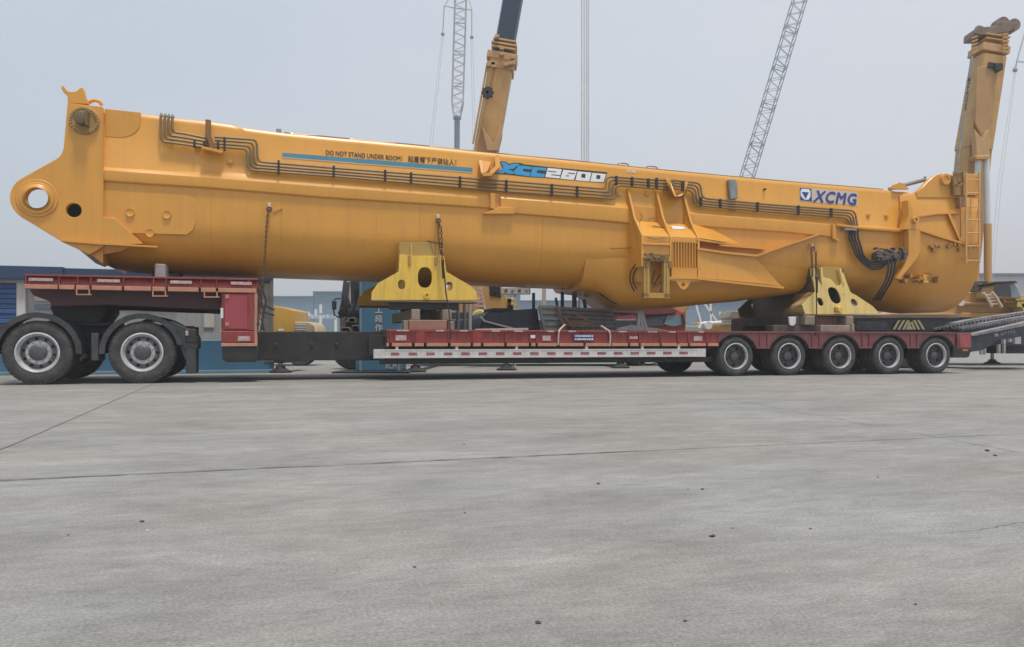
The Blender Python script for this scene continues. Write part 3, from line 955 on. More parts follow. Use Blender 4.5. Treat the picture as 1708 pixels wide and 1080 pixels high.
for c in wx:
    wheel(trailer, (c, 0.02, RW), RW, 0.235, 0.272, 'trailer')
    wheel(trailer, (c, 0.29, RW), RW, 0.235, 0.272, 'trailer')
    wheel(trailer, (c, VF - 0.02, RW), RW, 0.235, 0.272, 'trailer', outward=1)
    wheel(trailer, (c, VF - 0.29, RW), RW, 0.235, 0.272, 'trailer', outward=1)
axl = MB()
for c in wx:
    axl.cyl((c, 0.2, RW), 0.08, 2.6, n=12)
    axl.box(c - 0.55, c + 0.55, 0.82, 0.92, RW + 0.02, RW + 0.16)
    axl.box(c - 0.55, c + 0.55, 2.08, 2.18, RW + 0.02, RW + 0.16)
axl.build('axle', M['black'], trailer, bevel=0.01)
hs = MB()
hs.tube(smooth_pts([P3(1058, 600, .4), P3(1066, 604, .4), P3(1078, 607.5, .4), P3(1090, 607, .4), P3(1100, 602, .4)]), 0.012, 5)
hs.build('air_hose', M['hose'], trailer)
rb = MB()
rb.box(T(1597), T(1621), 0.0, VF, ZP(1608, 583), zt - 0.005)
rbo = rb.build('rear_beam', mat('dusty_red', (0.20, 0.045, 0.055)), trailer, bevel=0.015)
MB().box(T(1600), T(1618), -0.012, 0.0, ZP(1608, 580), ZP(1608, 559)).build('tail_light', M['truckred'], rbo, bevel=0.006)
rb = MB()
rb.prism(poly_px([(1590, 577), (1621, 583), (1617, 596), (1612, 597), (1590, 597)], 0.03), 0.03, VF - 0.03)
rb.build('rear_bumper', M['black'], trailer, bevel=0.015)
MB().box(T(1607), T(1616), 0.018, 0.031, ZP(1611, 586), ZP(1611, 581.5)).build('reflector', M['amber'], trailer)
rampz = MB()
#PART3
# ------------------------------------------------------------------ the crane boom on the trailer
VB, VC = 0.35, 1.5                               # near web of the boom, its centre plane
WB = VC - VB
boom = thing('crane_boom', 'huge yellow telescopic crane boom base section lying on the red trailer', 'crane boom', (T(854, VC), VC, ZD), FT)
BP = M['boom']
def curve_px(pts, v):
    return [P(x, y, v) for x, y in pts]
TOPC = curve_px([(172, 180.5), (240, 187), (290, 193.5), (343, 199), (386, 205), (409, 210.5), (470, 218.5), (560, 227), (690, 239), (820, 252.5), (960, 266), (1118, 282.5), (1300, 299.5), (1478, 314.5), (1500, 317.5), (1530, 319)], VB)
LA = curve_px([(172, 278), (240, 283), (340, 288), (427, 292), (540, 300), (690, 311), (858, 323), (1010, 337), (1150, 352), (1310, 365), (1404, 373), (1511, 381), (1535, 383)], VB)
LBt = curve_px([(172, 301), (240, 305), (360, 313), (540, 328), (821, 346), (1010, 364), (1176, 377), (1310, 386), (1389, 394), (1511, 404), (1535, 406)], VB)
BOT = curve_px([(185, 447), (200, 451), (230, 456), (290, 459), (430, 463), (640, 470.5), (850, 479), (955, 483), (992, 485), (1120, 489), (1320, 491), (1480, 499), (1540, 502)], VC)
t0, t1 = T(171, VB), T(1522, VB)
def section(t):
    zt_, za, zb_, zz_ = interp(TOPC, t), interp(LA, t), interp(LBt, t), interp(BOT, t)
    zm = zz_ + 0.60 * (zb_ - zz_)
    near = [(0, zt_), (WB - 0.17, zt_), (WB - 0.11, zt_ - 0.012), (WB - 0.075, zt_ - 0.05), (WB - 0.06, zt_ - 0.11), (WB - 0.012, za), (WB, za - 0.02), (WB, zb_ - 0.05), (WB, zm)]
    n = 14
    for k in range(1, n + 1):
        a = math.pi / 2 * k / n
        near.append((WB * math.cos(a) ** (2 / 2.25) if k < n else 0, zm - (zm - zz_) * math.sin(a) ** (2 / 2.25)))
    return near
def ring_of(near, t):
    r = [(t, VC - w, z) for w, z in near]
    r += [(t, VC + w, z) for w, z in near[1:-1][::-1]]
    return r
mb = MB()
sts = sorted(set([t0 + (t1 - t0) * k / 60 for k in range(61)] + [p[0] for p in TOPC if t0 < p[0] < t1]))
mb.loft([ring_of(section(t), t) for t in sts])
body = mb.build('boom_shell', BP, boom, smooth=0.5)

def px_web(pts, v0, v1):                         # thin plate standing proud of the web
    return MB().prism(poly_px(pts, v0), v0, v1)

# foot lugs with the pivot eye, near and far
lug = [(112.5, 172), (171, 178), (171.5, 300), (171.5, 412), (150, 425), (146, 424), (97.5, 400), (34.6, 362), (27, 355.5), (21.5, 348), (17.5, 339), (16.2, 330), (17.5, 320), (21.5, 311), (27, 304), (34.6, 298.5), (63, 282.5), (93, 266), (99, 261.5), (103.5, 255), (106, 247)]
lp = poly_px(lug, 0.27)
hc_ = P(62, 331, 0.27)
h2 = P(123, 351, 0.27)
for v0, v1 in ((0.27, 0.40), (2.60, 2.73)):
    lo = MB().plate(lp, [circ(*hc_, 0.172), circ(*h2, 0.118)], v0, v1).build('foot_lug', BP, boom, bevel=0.008)
    bo = MB()
    s_ = -1 if v0 < 1 else 1
    va = v0 if v0 < 1 else v1
    for r, ri, h in ((0.315, 0.255, 0.022), (0.262, 0.172, 0.05)):
        bo.lathe([(ri, 0), (ri, s_ * h), (r - 0.01, s_ * h), (r, s_ * (h - 0.01)), (r, 0)], (hc_[0], va, hc_[1]), n=44)
    bo.lathe([(0.172, s_ * .05), (0.172, -s_ * 0.15)], (hc_[0], va, hc_[1]), n=44)
    bo.build('pin_boss', BP, lo)
MB().lathe([(0.119, 0.0), (0.119, 0.16), (0.001, 0.16)], (h2[0], 0.275, h2[1]), n=30).build('pin_hole', M['hole'], boom)
# stiffening plates between the lugs
mb = MB()
mb.prism(poly_px([(113, 174), (172, 180), (172, 190), (113, 184)], 0.4), 0.4, 2.6)
mb.prism(poly_px([(150, 190), (172, 190), (172, 440), (150, 424)], 0.4), 0.4, 2.6)
mb.build('foot_bulkhead', BP, boom)
# top horn and winch flange
horn = [(113, 172), (112.5, 160), (105, 153), (102, 147), (103, 143.5), (106, 143.5), (109.5, 149), (114, 152.5), (120, 153.5), (126, 153), (130.5, 150), (134, 146.5), (138, 147), (140.5, 151), (142, 159), (148, 174)]
for v0, v1 in ((0.28, 0.40), (1.2, 1.32)):
    px_web(horn, v0, v1).build('top_horn', BP, boom, bevel=0.006)
hk = MB()
hk.tube(smooth_pts([P3(147, 173, .5), P3(151, 170, .5), P3(158, 168, .5), P3(166, 170, .5), P3(170, 176, .5)]), 0.03, 8)
hk.tube(smooth_pts([P3(147, 173, 1.0), P3(151, 170, 1.0), P3(158, 168, 1.0), P3(166, 170, 1.0), P3(170, 176, 1.0)]), 0.03, 8)
hk.build('grab_bar', BP, boom)
fc = P(140.6, 202, 0.27)
fl = MB()
fl.lathe([(0.001, 0), (0.001, -0.035), (0.225, -0.035), (0.235, -0.028), (0.235, 0)], (fc[0], 0.27, fc[1]), n=40)
for k in range(24):
    a = 2 * math.pi * k / 24
    fl.lathe([(0.001, -0.035), (0.02, -0.035), (0.02, -0.0001)], (fc[0] + 0.205 * math.cos(a), 0.245, fc[1] + 0.205 * math.sin(a)), n=8)
fo = fl.build('winch_flange', mat('aged_yellow', (0.46, 0.28, 0.09), 0.5, var=0.2, scale=6, dirt=(0.2, 0.14, 0.08), dirt_amt=0.5), boom)
pn = MB()
pn.lathe([(0.001, -0.16), (0.10, -0.16), (0.11, -0.15), (0.11, 0)], (fc[0] - 0.02, 0.237, fc[1] + 0.01), n=26)
pn.box(fc[0] + 0.05, fc[0] + 0.09, 0.06, 0.23, fc[1] - 0.12, fc[1] + 0.13)
pn.build('shaft_end', mat('dark_olive', (0.16, 0.115, 0.05), 0.5), fo, bevel=0.006)

# thin doubler plates, weld beads and bosses on the web
dbl = []
rnd = [(175, 181.5), (234.5, 187.8), (233, 211), (228, 219), (219, 226), (204.5, 230), (175, 228.5)]
px_web(rnd, 0.385, 0.43).build('doubler_plate', BP, boom, bevel=0.006)
px_web([(171, 318), (302, 326), (315, 328), (323, 333), (327, 341), (327, 368), (322, 384), (312, 392), (171, 388)], 0.343, 0.37).build('doubler_plate', BP, boom, bevel=0.006)
wd = MB()
wd.box(T(170.3, .26), T(172.3, .26), 0.262, 0.30, ZP(171, 412, .26), ZP(171, 181, .26))
wd.build('weld_seam', BP, boom)
for x, y in ((217, 355), (278.5, 358.5), (250, 389)):
    c = P(x, y, 0.33)
    MB().lathe([(0.001, -0.012), (0.055, -0.012), (0.068, -0.02), (0.075, 0.02)], (c[0], 0.33, c[1]), n=20).build('boss', BP, boom)
for x, y in ((330, 247), (384, 270), (1033, 324), (1080, 324), (1449, 358.5), (1479, 360)):
    c = P(x, y, 0.355)
    MB().lathe([(0.001, -0.018), (0.035, -0.018), (0.048, -0.01), (0.05, 0.03)], (c[0], 0.36, c[1]), n=18).build('boss', BP, boom)
# foot gusset and its base plate
g1 = MB()
g1.hexa([Vector(P3(170, 362, .265)), Vector(P3(192, 364.5, .265)), Vector(P3(239, 407, .265)), Vector(P3(170, 409, .265))],
        [Vector(P3(170, 362, .4)), Vector(P3(192, 364.5, .4)), Vector(P3(239, 407, .5)), Vector(P3(170, 409, .5))])
g1.build('foot_gusset', BP, boom, bevel=0.006)
g2 = MB()
g2.hexa([P3(101, 400, .2), P3(171, 404.5, .2), P3(263, 410.5, .2), P3(263, 413.5, .2), P3(171, 408.5, .2), P3(101, 403, .2)],
        [P3(101, 400, .42), P3(171, 404.5, .42), P3(263, 410.5, .5), P3(263, 413.5, .5), P3(171, 408.5, .42), P3(101, 403, .42)])
g2.build('foot_flange', BP, boom)
g3 = MB()
g3.hexa([P3(101, 403, .40), P3(171, 409, .40), P3(217, 412, .40), P3(200, 420, .45), P3(165, 426, .45), P3(148, 424, .45)],
        [P3(115, 403, 2.6), P3(171, 409, 2.6), P3(217, 412, 2.6), P3(205, 428, 2.6), P3(175, 446, 2.6), P3(160, 440, 2.6)])
g3.build('foot_underside', BP, boom)

# long box stiffener along the web, in two lengths, with its stepped end
def ledge(pa, pr, pb, out, name='side_stiffener'):
    mb = MB()
    xs = [p[0] for p in pa]
    rings = []
    for x in xs:
        ya, yr, yb = interp(pa, x), interp(pr, x), interp(pb, x)
        t = T(x, VB)
        za, zr, zb_ = ZP(x, ya, VB), ZP(x, yr, VB - out), ZP(x, yb, VB - out)
        rings.append([(t, VB + 0.06, za + .004), (t, VB + 0.004, za), (t, VB - out, zr), (t, VB - out, zb_), (t, VB - out + 0.02, zb_ - 0.02), (t, VB + 0.06, zb_ - 0.03)])
    mb.loft(rings)
    return mb.build(name, BP, boom, bevel=0.006, seg=2, smooth=0.3)
ledge([(168.5, 279), (240, 283), (334, 289), (338, 285), (427, 291.5), (540, 300), (690, 311.5), (822, 321.5)],
      [(168.5, 284), (240, 289), (334, 296), (338, 296), (427, 303), (540, 312), (690, 323), (822, 333)],
      [(168.5, 300), (240, 305), (360, 312.6), (540, 328), (690, 337.5), (822, 346)], 0.05)
ledge([(834, 323), (1010, 337.5), (1056, 342)], [(834, 331), (1010, 345), (1056, 349.5)], [(834, 353), (1010, 367.5), (1056, 372)], 0.055)
ledge([(1150, 353.5), (1310, 365.5), (1393, 372.5)], [(1150, 357), (1310, 369), (1393, 376)], [(1150, 375), (1310, 386), (1393, 395)], 0.05)
ledge([(1391, 373), (1438, 377), (1514, 381.5)], [(1391, 374), (1438, 379), (1514, 383)], [(1391, 376), (1438, 382), (1514, 387)], 0.10)
px_web([(806, 357), (835, 345), (858, 347), (858, 357)], 0.25, 0.36).build('stiffener_step', BP, boom, bevel=0.006)
px_web([(818, 322), (826, 323), (826, 349), (818, 348)], 0.25, 0.36).build('stiffener_step', BP, boom, bevel=0.006)
px_web([(1389, 374), (1394, 375), (1394, 396), (1402, 401), (1398, 403), (1389, 397)], 0.25, 0.36).build('stiffener_step', BP, boom, bevel=0.004)
wd = MB()
for x, y0, y1 in ((632, 345, 392), (640, 345, 392)):
    wd.box(T(x), T(x) + .012, 0.344, 0.36, ZP(x, y1, VB), ZP(x, y0, VB))
wd.build('weld_seam', BP, boom)

# girth welds round the rolled underside
for x in (352, 470, 700, 905):
    t_ = T(x, VB)
    sec = section(t_)[7:16]
    MB().tube([(t_, VC - w - .001, z) for w, z in sec], 0.007, 6).build('weld_seam', BP, boom)

# keel under the middle of the boom
KB = curve_px([(960, 485), (992, 489), (1026, 512), (1040, 515), (1080, 516), (1120, 513.5), (1220, 504), (1290, 495), (1325, 491)], 0.95)
kts = [KB[0][0] + (KB[-1][0] - KB[0][0]) * k / 30 for k in range(31)]
mb = MB()
rings = []
for t in kts:
    zb_ = interp(KB, t)
    wk = 0.66
    near = [(0, zb_ + 0.95), (WB - .03, zb_ + 0.98), (WB - .035, zb_ + 0.72), (WB - .07, zb_ + 0.48), (WB - .16, zb_ + 0.26), (WB - .30, zb_ + 0.10), (WB - .46, zb_ + 0.025), (WB - .62, zb_), (0, zb_)]
    rings.append(ring_of(near, t))
mb.loft(rings)
mb.build('keel', BP, boom, smooth=0.5)
kl = MB()
for v in (0.80, 0.86):
    kl.tube(smooth_pts([P3(996, 486, v), P3(1010, 497, v), P3(1028, 507, v), P3(1060, 509, v), P3(1075, 498, v)]), 0.014, 5)
kl.build('keel_cable', M['hose'], boom)

# lift-cylinder bracket: three ribs, sloping cover, front boxes
VO = -0.14
ribs = [((1045, 315), (1057, 365), (1070, 393)), ((1093, 319.5), (1104, 363), (1117, 396)), ((1139, 328), (1151, 371.5), (1163.5, 397))]
rb_t = []
for (xa_, ya_), (xb_, yb_), (xc_, yc_) in ribs:
    tb = T(xc_, VO)
    rb_t.append(tb)
    za_, zm_, zc_ = ZP(xa_, ya_, VB), ZP(xb_, yb_, 0.20), ZP(xc_, yc_, VO)
    w = 0.045
    mb = MB()
    t_top = T(xa_, VB)
    mb.hexa([(t_top, 0.40, za_), (t_top + .01, 0.335, za_), (T(xb_, .18), 0.18, zm_ + 0.02), (tb, VO - 0.012, zc_), (tb, VO, zc_ - 0.62), (tb, 0.45, zc_ - 0.62)],
            [(t_top + w, 0.40, za_), (t_top + .01 + w, 0.335, za_), (T(xb_, .18) + w, 0.18, zm_ + 0.02), (tb + w, VO - 0.012, zc_), (tb + w, VO, zc_ - 0.62), (tb + w, 0.45, zc_ - 0.62)])
    mb.build('bracket_rib', BP, boom, bevel=0.004)
xa_, xc_ = rb_t[0] + 0.02, rb_t[2] + 0.02
zc0 = ZP(1116, 395, VO)
cv = MB()
cv.hexa([(T(1057, .2), 0.30, ZP(1057, 368, .25)), (xa_, VO + .01, zc0), (xa_, VO + .01, zc0 - 0.10), (xa_, 0.45, zc0 - 0.10)],
        [(T(1150, .2), 0.30, ZP(1150, 374, .25)), (xc_, VO + .01, ZP(1163, 397, VO)), (xc_, VO + .01, zc0 - 0.12), (xc_, 0.45, zc0 - 0.12)])
cv.build('bracket_cover', BP, boom)
MB().hexa([P3(1119, 377, .145), P3(1140, 378, .145), P3(1143, 383, .105), P3(1122, 382, .105)], [P3(1119, 377, .17), P3(1140, 378, .17), P3(1143, 383, .13), P3(1122, 382, .13)]).build('sticker', M['white'], boom)
fb = MB()
zl_ = lambda y: ZP(1116, y, VO)
tm = rb_t[1]
fb.box(rb_t[0] + 0.045, tm, VO + 0.012, 0.45, zl_(425), zc0 - 0.02)
fb.box(rb_t[0] + 0.02, tm, VO - 0.03, VO + 0.03, zl_(410.5), zl_(407))
fb.box(tm + 0.045, rb_t[2], VO + 0.07, 0.45, zl_(463), zc0 - 0.04)
fb.box(rb_t[0] + 0.045, tm, VO + 0.30, 0.5, zl_(470), zl_(425))
fb.box(tm + 0.045, rb_t[2], VO + 0.005, VO + 0.08, zl_(464), zl_(446))
fb.box(tm + 0.045, rb_t[2], VO + 0.005, VO + 0.08, zl_(404), zl_(397.5))
fb.build('bracket_front', BP, boom, bevel=0.006)
gl_ = MB()
for k in range(9):
    a = tm + 0.045 + (rb_t[2] - tm - 0.06) * (k + .15) / 9
    gl_.box(a, a + 0.022, VO - 0.01, VO + 0.03, zl_(446), zl_(402))
gl_.build('vent_grille', BP, boom, bevel=0.003)
lugp = [(1116, 465), (1166, 468), (1166, 470), (1152, 470.5), (1146, 480), (1142, 483.5), (1137, 483.5), (1133, 480), (1127, 470), (1116, 468)]
MB().plate(poly_px(lugp, VO), [circ(*P(1139, 475.5, VO), 0.04)], VO - 0.02, VO + 0.02).build('tie_down_lug', BP, boom, bevel=0.004)
uf = MB()
for x0, x1, y0, y1 in ((1073, 1083, 428, 496), (1106, 1116, 428, 497), (1073, 1116, 489, 497.5)):
    uf.box(T(x0, VO), T(x1, VO), VO - 0.03, VO + 0.10, ZP(x0, y1, VO), ZP(x0, y0, VO))
uf.box(T(1074, VO), T(1115, VO), VO, VO + 0.4, ZP(1095, 433, VO), ZP(1095, 426, VO))
for x0 in (1077.5, 1110):
    uf.box(T(x0, VO), T(x0 + 3, VO), VO - 0.05, VO - 0.03, ZP(x0, 492, VO), ZP(x0, 440, VO))
uf.build('sensor_frame', mat('bracket_gold', (0.50, 0.30, 0.07), 0.5, var=0.15, scale=6, dirt=(0.25, 0.16, 0.07), dirt_amt=0.4), boom, bevel=0.005)
vb_ = MB()
random.seed(3)
for k in range(12):
    x = 1075 + random.random() * 38
    y = 424 + random.random() * 9
    p = P(x, y, VO - .04)
    vb_.cyl((p[0], VO - 0.09, p[1]), random.uniform(0.018, 0.035), 0.09, n=10)
vb_.box(T(1076, VO), T(1114, VO), VO - 0.04, VO + 0.05, ZP(1095, 437, VO), ZP(1095, 424, VO))
for x in (1075, 1112):
    vb_.box(T(x, VO), T(x + 5, VO), VO - 0.06, VO + 0.05, ZP(x, 447, VO), ZP(x, 436, VO))
vb_.build('valve_cluster', mat('valve_brown', (0.26, 0.16, 0.06), 0.4, var=0.4, scale=12, metal=.2), boom, bevel=0.004)
cbl = MB()
cbl.tube(smooth_pts([P3(1092, 452, VO + .2), P3(1088, 470, VO + .1), P3(1098, 476, VO + .05), P3(1105, 470, VO + .1), P3(1101, 488, VO + .1)]), 0.012, 5)
cbl.tube(smooth_pts([P3(1104, 455, VO + .2), P3(1095, 468, VO + .1), P3(1090, 480, VO + .1)]), 0.010, 5)
cbl.tube(smooth_pts([P3(1068, 440, .1), P3(1058, 455, .2), P3(1056, 470, .25), P3(1062, 482, .3)]), 0.014, 5)
cbl.tube(smooth_pts([P3(1064, 436, .1), P3(1053, 452, .2), P3(1051, 470, .25), P3(1058, 486, .3)]), 0.014, 5)
cbl.build('loose_cable', M['clamp'], boom)
wires = MB()
for path in ([(1082, 369), (1084, 364), (1100, 366)], [(1087, 385), (1090, 377), (1108, 380)], [(1080, 396), (1094, 399), (1112, 396)], [(1066, 372), (1071, 362), (1067, 356)], [(1068, 410), (1050, 414), (1018, 415)]):
    wires.tube([P3(x, y, 0.12 if y < 390 else -0.15) for x, y in path] if path[0][1] < 405 else [P3(x, y, .3) for x, y in path], 0.009, 5)
wires.build('wiring', M['pipe'], boom)
# wing plates to the right of the bracket
wg = MB()
wg.hexa([P3(1150, 372, .27), P3(1163, 397, VO), P3(1236, 408, .28), P3(1190, 384, .30)], [P3(1150, 372, .5), P3(1163, 401, .4), P3(1236, 411, .5), P3(1190, 384, .5)])
wg.build('wing_plate', BP, boom)
wg = MB()
wg.hexa([P3(1164, 416, VO), P3(1206, 422, .05), P3(1274, 474, .26), P3(1164, 463, VO)], [P3(1164, 416, .45), P3(1206, 422, .45), P3(1274, 474, .6), P3(1164, 463, .6)])
wg.build('wing_plate', BP, boom)
wg = MB()
wg.hexa([P3(1206, 422, .055), P3(1257, 428, .2), P3(1304, 478, .34), P3(1274, 474, .265)], [P3(1206, 422, .5), P3(1257, 428, .5), P3(1304, 478, .6), P3(1274, 474, .6)])
wg.build('wing_plate', BP, boom)
wf = MB()
def flange(pts, h):
    lo, hi = [], []
    rings = []
    for x, y, v, vi in pts:
        rings.append([P3(x, y, v), P3(x, y + h, v), P3(x, y + h, vi), P3(x, y, vi)])
    wf.loft(rings)
flange([(1163, 398, VO - .03, .4), (1200, 403.5, .1, .4), (1237, 407, .24, .4)], 3.5)
flange([(1163, 413, VO - .05, .4), (1210, 420, -.02, .45), (1262, 425, .12, .45), (1310, 408, .17, .45), (1368, 388.5, .22, .45)], 3.5)
flange([(1200, 407.5, .12, .4), (1275, 413.5, .2, .4)], 3)
flange([(1117, 462, VO - .03, .4), (1164, 463, VO - .05, .5), (1240, 471.5, .05, .6), (1308, 478.5, .3, .7)], 3.5)
wf.build('wing_flange', BP, boom)
MB().hexa([P3(1190, 451, -.03), P3(1236, 467, .12), P3(1236, 469, .12), P3(1190, 453, -.03)], [P3(1190, 451, .1), P3(1236, 467, .2), P3(1236, 469, .2), P3(1190, 453, .1)]).build('weld_seam', BP, boom)

# boom mouth: heavy collar at the right end
WC, VN = 1.33, 0.17
CT = curve_px([(1488, 316), (1500, 318), (1522, 319), (1545, 320), (1600, 322), (1636, 325)], VN)
CBt = curve_px([(1395, 497), (1430, 506), (1462, 519), (1490, 523), (1560, 522), (1620, 516)], VC)
c0, c1 = T(1512, VN), T(1636, VN)
rings = []
for k in range(17):
    t = c0 + (c1 - c0) * k / 16
    grow = min(1.0, 0.86 + 0.14 * k / 2)
    wv = WC * (1.0 if k > 1 else 0.90 + 0.05 * k)
    zt_, zz_ = interp(CT, t) , interp(CBt, t - 0.15)
    zmid = zz_ + 0.56 * (zt_ - zz_)
    near = [(0, zt_), (wv - 0.22, zt_), (wv - 0.12, zt_ - 0.03), (wv - 0.07, zt_ - 0.12), (wv, zmid + 0.3), (wv, zmid)]
    for q in range(1, 13):
        a = math.pi / 2 * q / 12
        near.append((wv * math.cos(a) ** (2 / 2.2) if q < 12 else 0, zmid - (zmid - zz_) * math.sin(a) ** (2 / 2.2)))
    rings.append(ring_of(near, t))
MB().loft(rings).build('mouth_collar', BP, boom, smooth=0.5)
# lower reinforcing shell tapering towards the rear of the collar
c2 = T(1440, VN)
rings = []
for k in range(9):
    t = c2 + (c0 + 0.05 - c2) * k / 8
    zz_ = interp(CBt, t - 0.1)
    zmid = zz_ + 1.15
    wv = WB + 0.02 + (WC - 0.05 - WB - 0.02) * (k / 8) ** 1.5
    near = [(0, zmid)]
    near += [(wv * math.cos(math.pi / 2 * q / 12) ** (2 / 2.2) if q < 12 else 0, zmid - (zmid - zz_) * math.sin(math.pi / 2 * q / 12) ** (2 / 2.2)) for q in range(0, 13)]
    rings.append(ring_of(near, t))
MB().loft(rings).build('mouth_underplate', BP, boom, smooth=0.5)
# collar flanges and posts
cf = MB()
def cflange(pts, h, dv=0.14):
    rings = []
    for x, y, v in pts:
        rings.append([P3(x, y, v), P3(x, y + h, v), P3(x, y + h, v + dv), P3(x, y, v + dv)])
    cf.loft(rings)
cflange([(1513, 381, .12), (1535, 382, .10), (1572, 394, .09), (1608, 405, .09), (1636, 408, .09)], 3.5)
cflange([(1535, 360, .15), (1560, 356, .15), (1598, 354, .15)], 2.5, .1)
cf.build('collar_flange', BP, boom)
px_web([(1514, 334), (1517, 334), (1524, 360), (1528, 372), (1528, 383), (1509, 383), (1512, 372), (1516, 360)], 0.10, 0.30).build('collar_rib', BP, boom, bevel=0.006)
px_web([(1516, 384), (1535.5, 386), (1535.5, 420), (1529, 432), (1513, 452), (1500, 466), (1497, 465), (1506, 448), (1516, 425)], 0.09, 0.24).build('collar_post', BP, boom, bevel=0.006)
c = P(1525, 367, .1)
MB().lathe([(0.03, -0.04), (0.03, -0.08), (0.075, -0.08), (0.085, -0.06), (0.085, 0.1)], (c[0], 0.11, c[1]), n=18).build('boss', BP, boom)
MB().hexa([P3(1581, 357, .13), P3(1585, 357, .13), P3(1606, 403, .10), P3(1601, 403, .10)], [P3(1581, 357, .2), P3(1585, 357, .2), P3(1606, 403, .2), P3(1601, 403, .2)]).build('collar_brace', BP, boom)
tail_lug = [(1530, 321), (1540, 312), (1548, 303), (1556, 296), (1563, 292), (1570, 290), (1583, 290.5), (1598, 296), (1604, 309), (1600, 330), (1530, 330)]
for v0, v1 in ((0.22, 0.36), (2.64, 2.78)):
    o_ = px_web(tail_lug, v0, v1).build('head_lug', BP, boom, bevel=0.008)
    c = P(1575, 300, v0)
    if v0 < 1:
        MB().lathe([(0.001, -0.05), (0.07, -0.05), (0.075, -0.07), (0.125, -0.07), (0.135, -0.05), (0.135, 0.02)], (c[0], v0, c[1]), n=24).build('pin_boss', BP, o_)
px_web([(1600, 291), (1634, 290), (1635, 326), (1598, 326)], 0.24, 0.44).build('head_plate', BP, boom, bevel=0.01)
MB().hexa([P3(1602, 293, .5), P3(1633, 293, .5), P3(1636, 330, .5), P3(1602, 330, .5)], [P3(1602, 293, 2.6), P3(1633, 293, 2.6), P3(1636, 330, 2.6), P3(1602, 330, 2.6)]).build('head_beam', BP, boom)
MB().prism(poly_px([(1491, 309), (1497, 305), (1505, 306), (1516, 316), (1490, 316)], .36), .34, .44).build('top_pad', BP, boom, bevel=0.005)
hr = MB()
hr.tube([P3(1483, 316, .6), P3(1543, 300, .6)], 0.045, 8)
hr.tube([P3(1543, 310, .6), P3(1543, 295, .6)], 0.03, 6)
hr.build('push_rod', M['steel'], boom)
dark = MB()
for x0, x1, y0, y1 in ((1588, 1596, 294, 312), (1594, 1607, 286, 304), (1590, 1604, 308, 326), (1598, 1608, 330, 345)):
    dark.box(T(x0, .15), T(x1, .15), 0.12, 0.24, ZP(x0, y1, .15), ZP(x0, y0, .15))
dark.tube([P3(1590, 290, .1), P3(1606, 286, .1), P3(1607, 328, .1), P3(1592, 330, .1), P3(1590, 290, .1)], 0.014, 6)
dark.tube([P3(1602, 330, .1), P3(1602, 395, .1)], 0.014, 6)
dark.build('head_fitting', mat('fitting_brown', (0.33, 0.19, 0.07), 0.5, var=0.25, scale=7), boom, bevel=0.006)
random.seed(11)
def fittings(name, cx0, cx1, cy0, cy1, n, v):
    for k in range(n):
        mb = MB()
        x, y = random.uniform(cx0, cx1), random.uniform(cy0, cy1)
        p = P(x, y, v)
        if k % 3:
            mb.box(p[0] - random.uniform(.02, .07), p[0] + random.uniform(.02, .07), v - 0.06, v + 0.12, p[1] - random.uniform(.02, .05), p[1] + random.uniform(.02, .05))
        else:
            mb.cyl((p[0], v - 0.08, p[1]), random.uniform(.02, .045), 0.2, n=10)
        mb.build(name, mat('fitting_ochre', (0.42, 0.22, 0.06), 0.5, var=0.3, scale=8), boom, bevel=0.004)
fittings('pipe_fitting', 1505, 1565, 459, 470, 12, 0.20)
fittings('pipe_fitting', 1546, 1604, 408, 419, 12, 0.16)
px_web([(1497, 456), (1507, 458), (1505, 467), (1497, 466)], 0.16, 0.3).build('pipe_bracket', BP, boom, bevel=0.005)
px_web([(1540, 458), (1549, 459), (1549, 473), (1540, 472)], 0.14, 0.3).build('pipe_bracket', BP, boom, bevel=0.005)
# ladder at the mouth
ld = MB()
for x in (1611.5, 1633):
    ld.tube([P3(x, 288, 0.02), P3(x, 440, 0.02)], 0.024, 8)
for y in (300, 322.5, 345, 367, 389, 411, 435):
    ld.tube([P3(1611.5, y, 0.02), P3(1633, y, 0.02)], 0.017, 6)
for y in (296, 352, 405, 431):
    ld.tube([P3(1611.5, y, 0.02), P3(1611.5, y, 0.3)], 0.016, 6)
    ld.tube([P3(1633, y, 0.02), P3(1631, y, 0.3)], 0.016, 6)
for y0, y1 in ((328, 358), (404, 428)):
    ld.tube([P3(1619, y0, 0.08), P3(1619, y1, 0.08)], 0.012, 6)
ld.build('ladder', mat('ladder_yellow', (0.62, 0.38, 0.16), 0.45, var=0.1), boom)

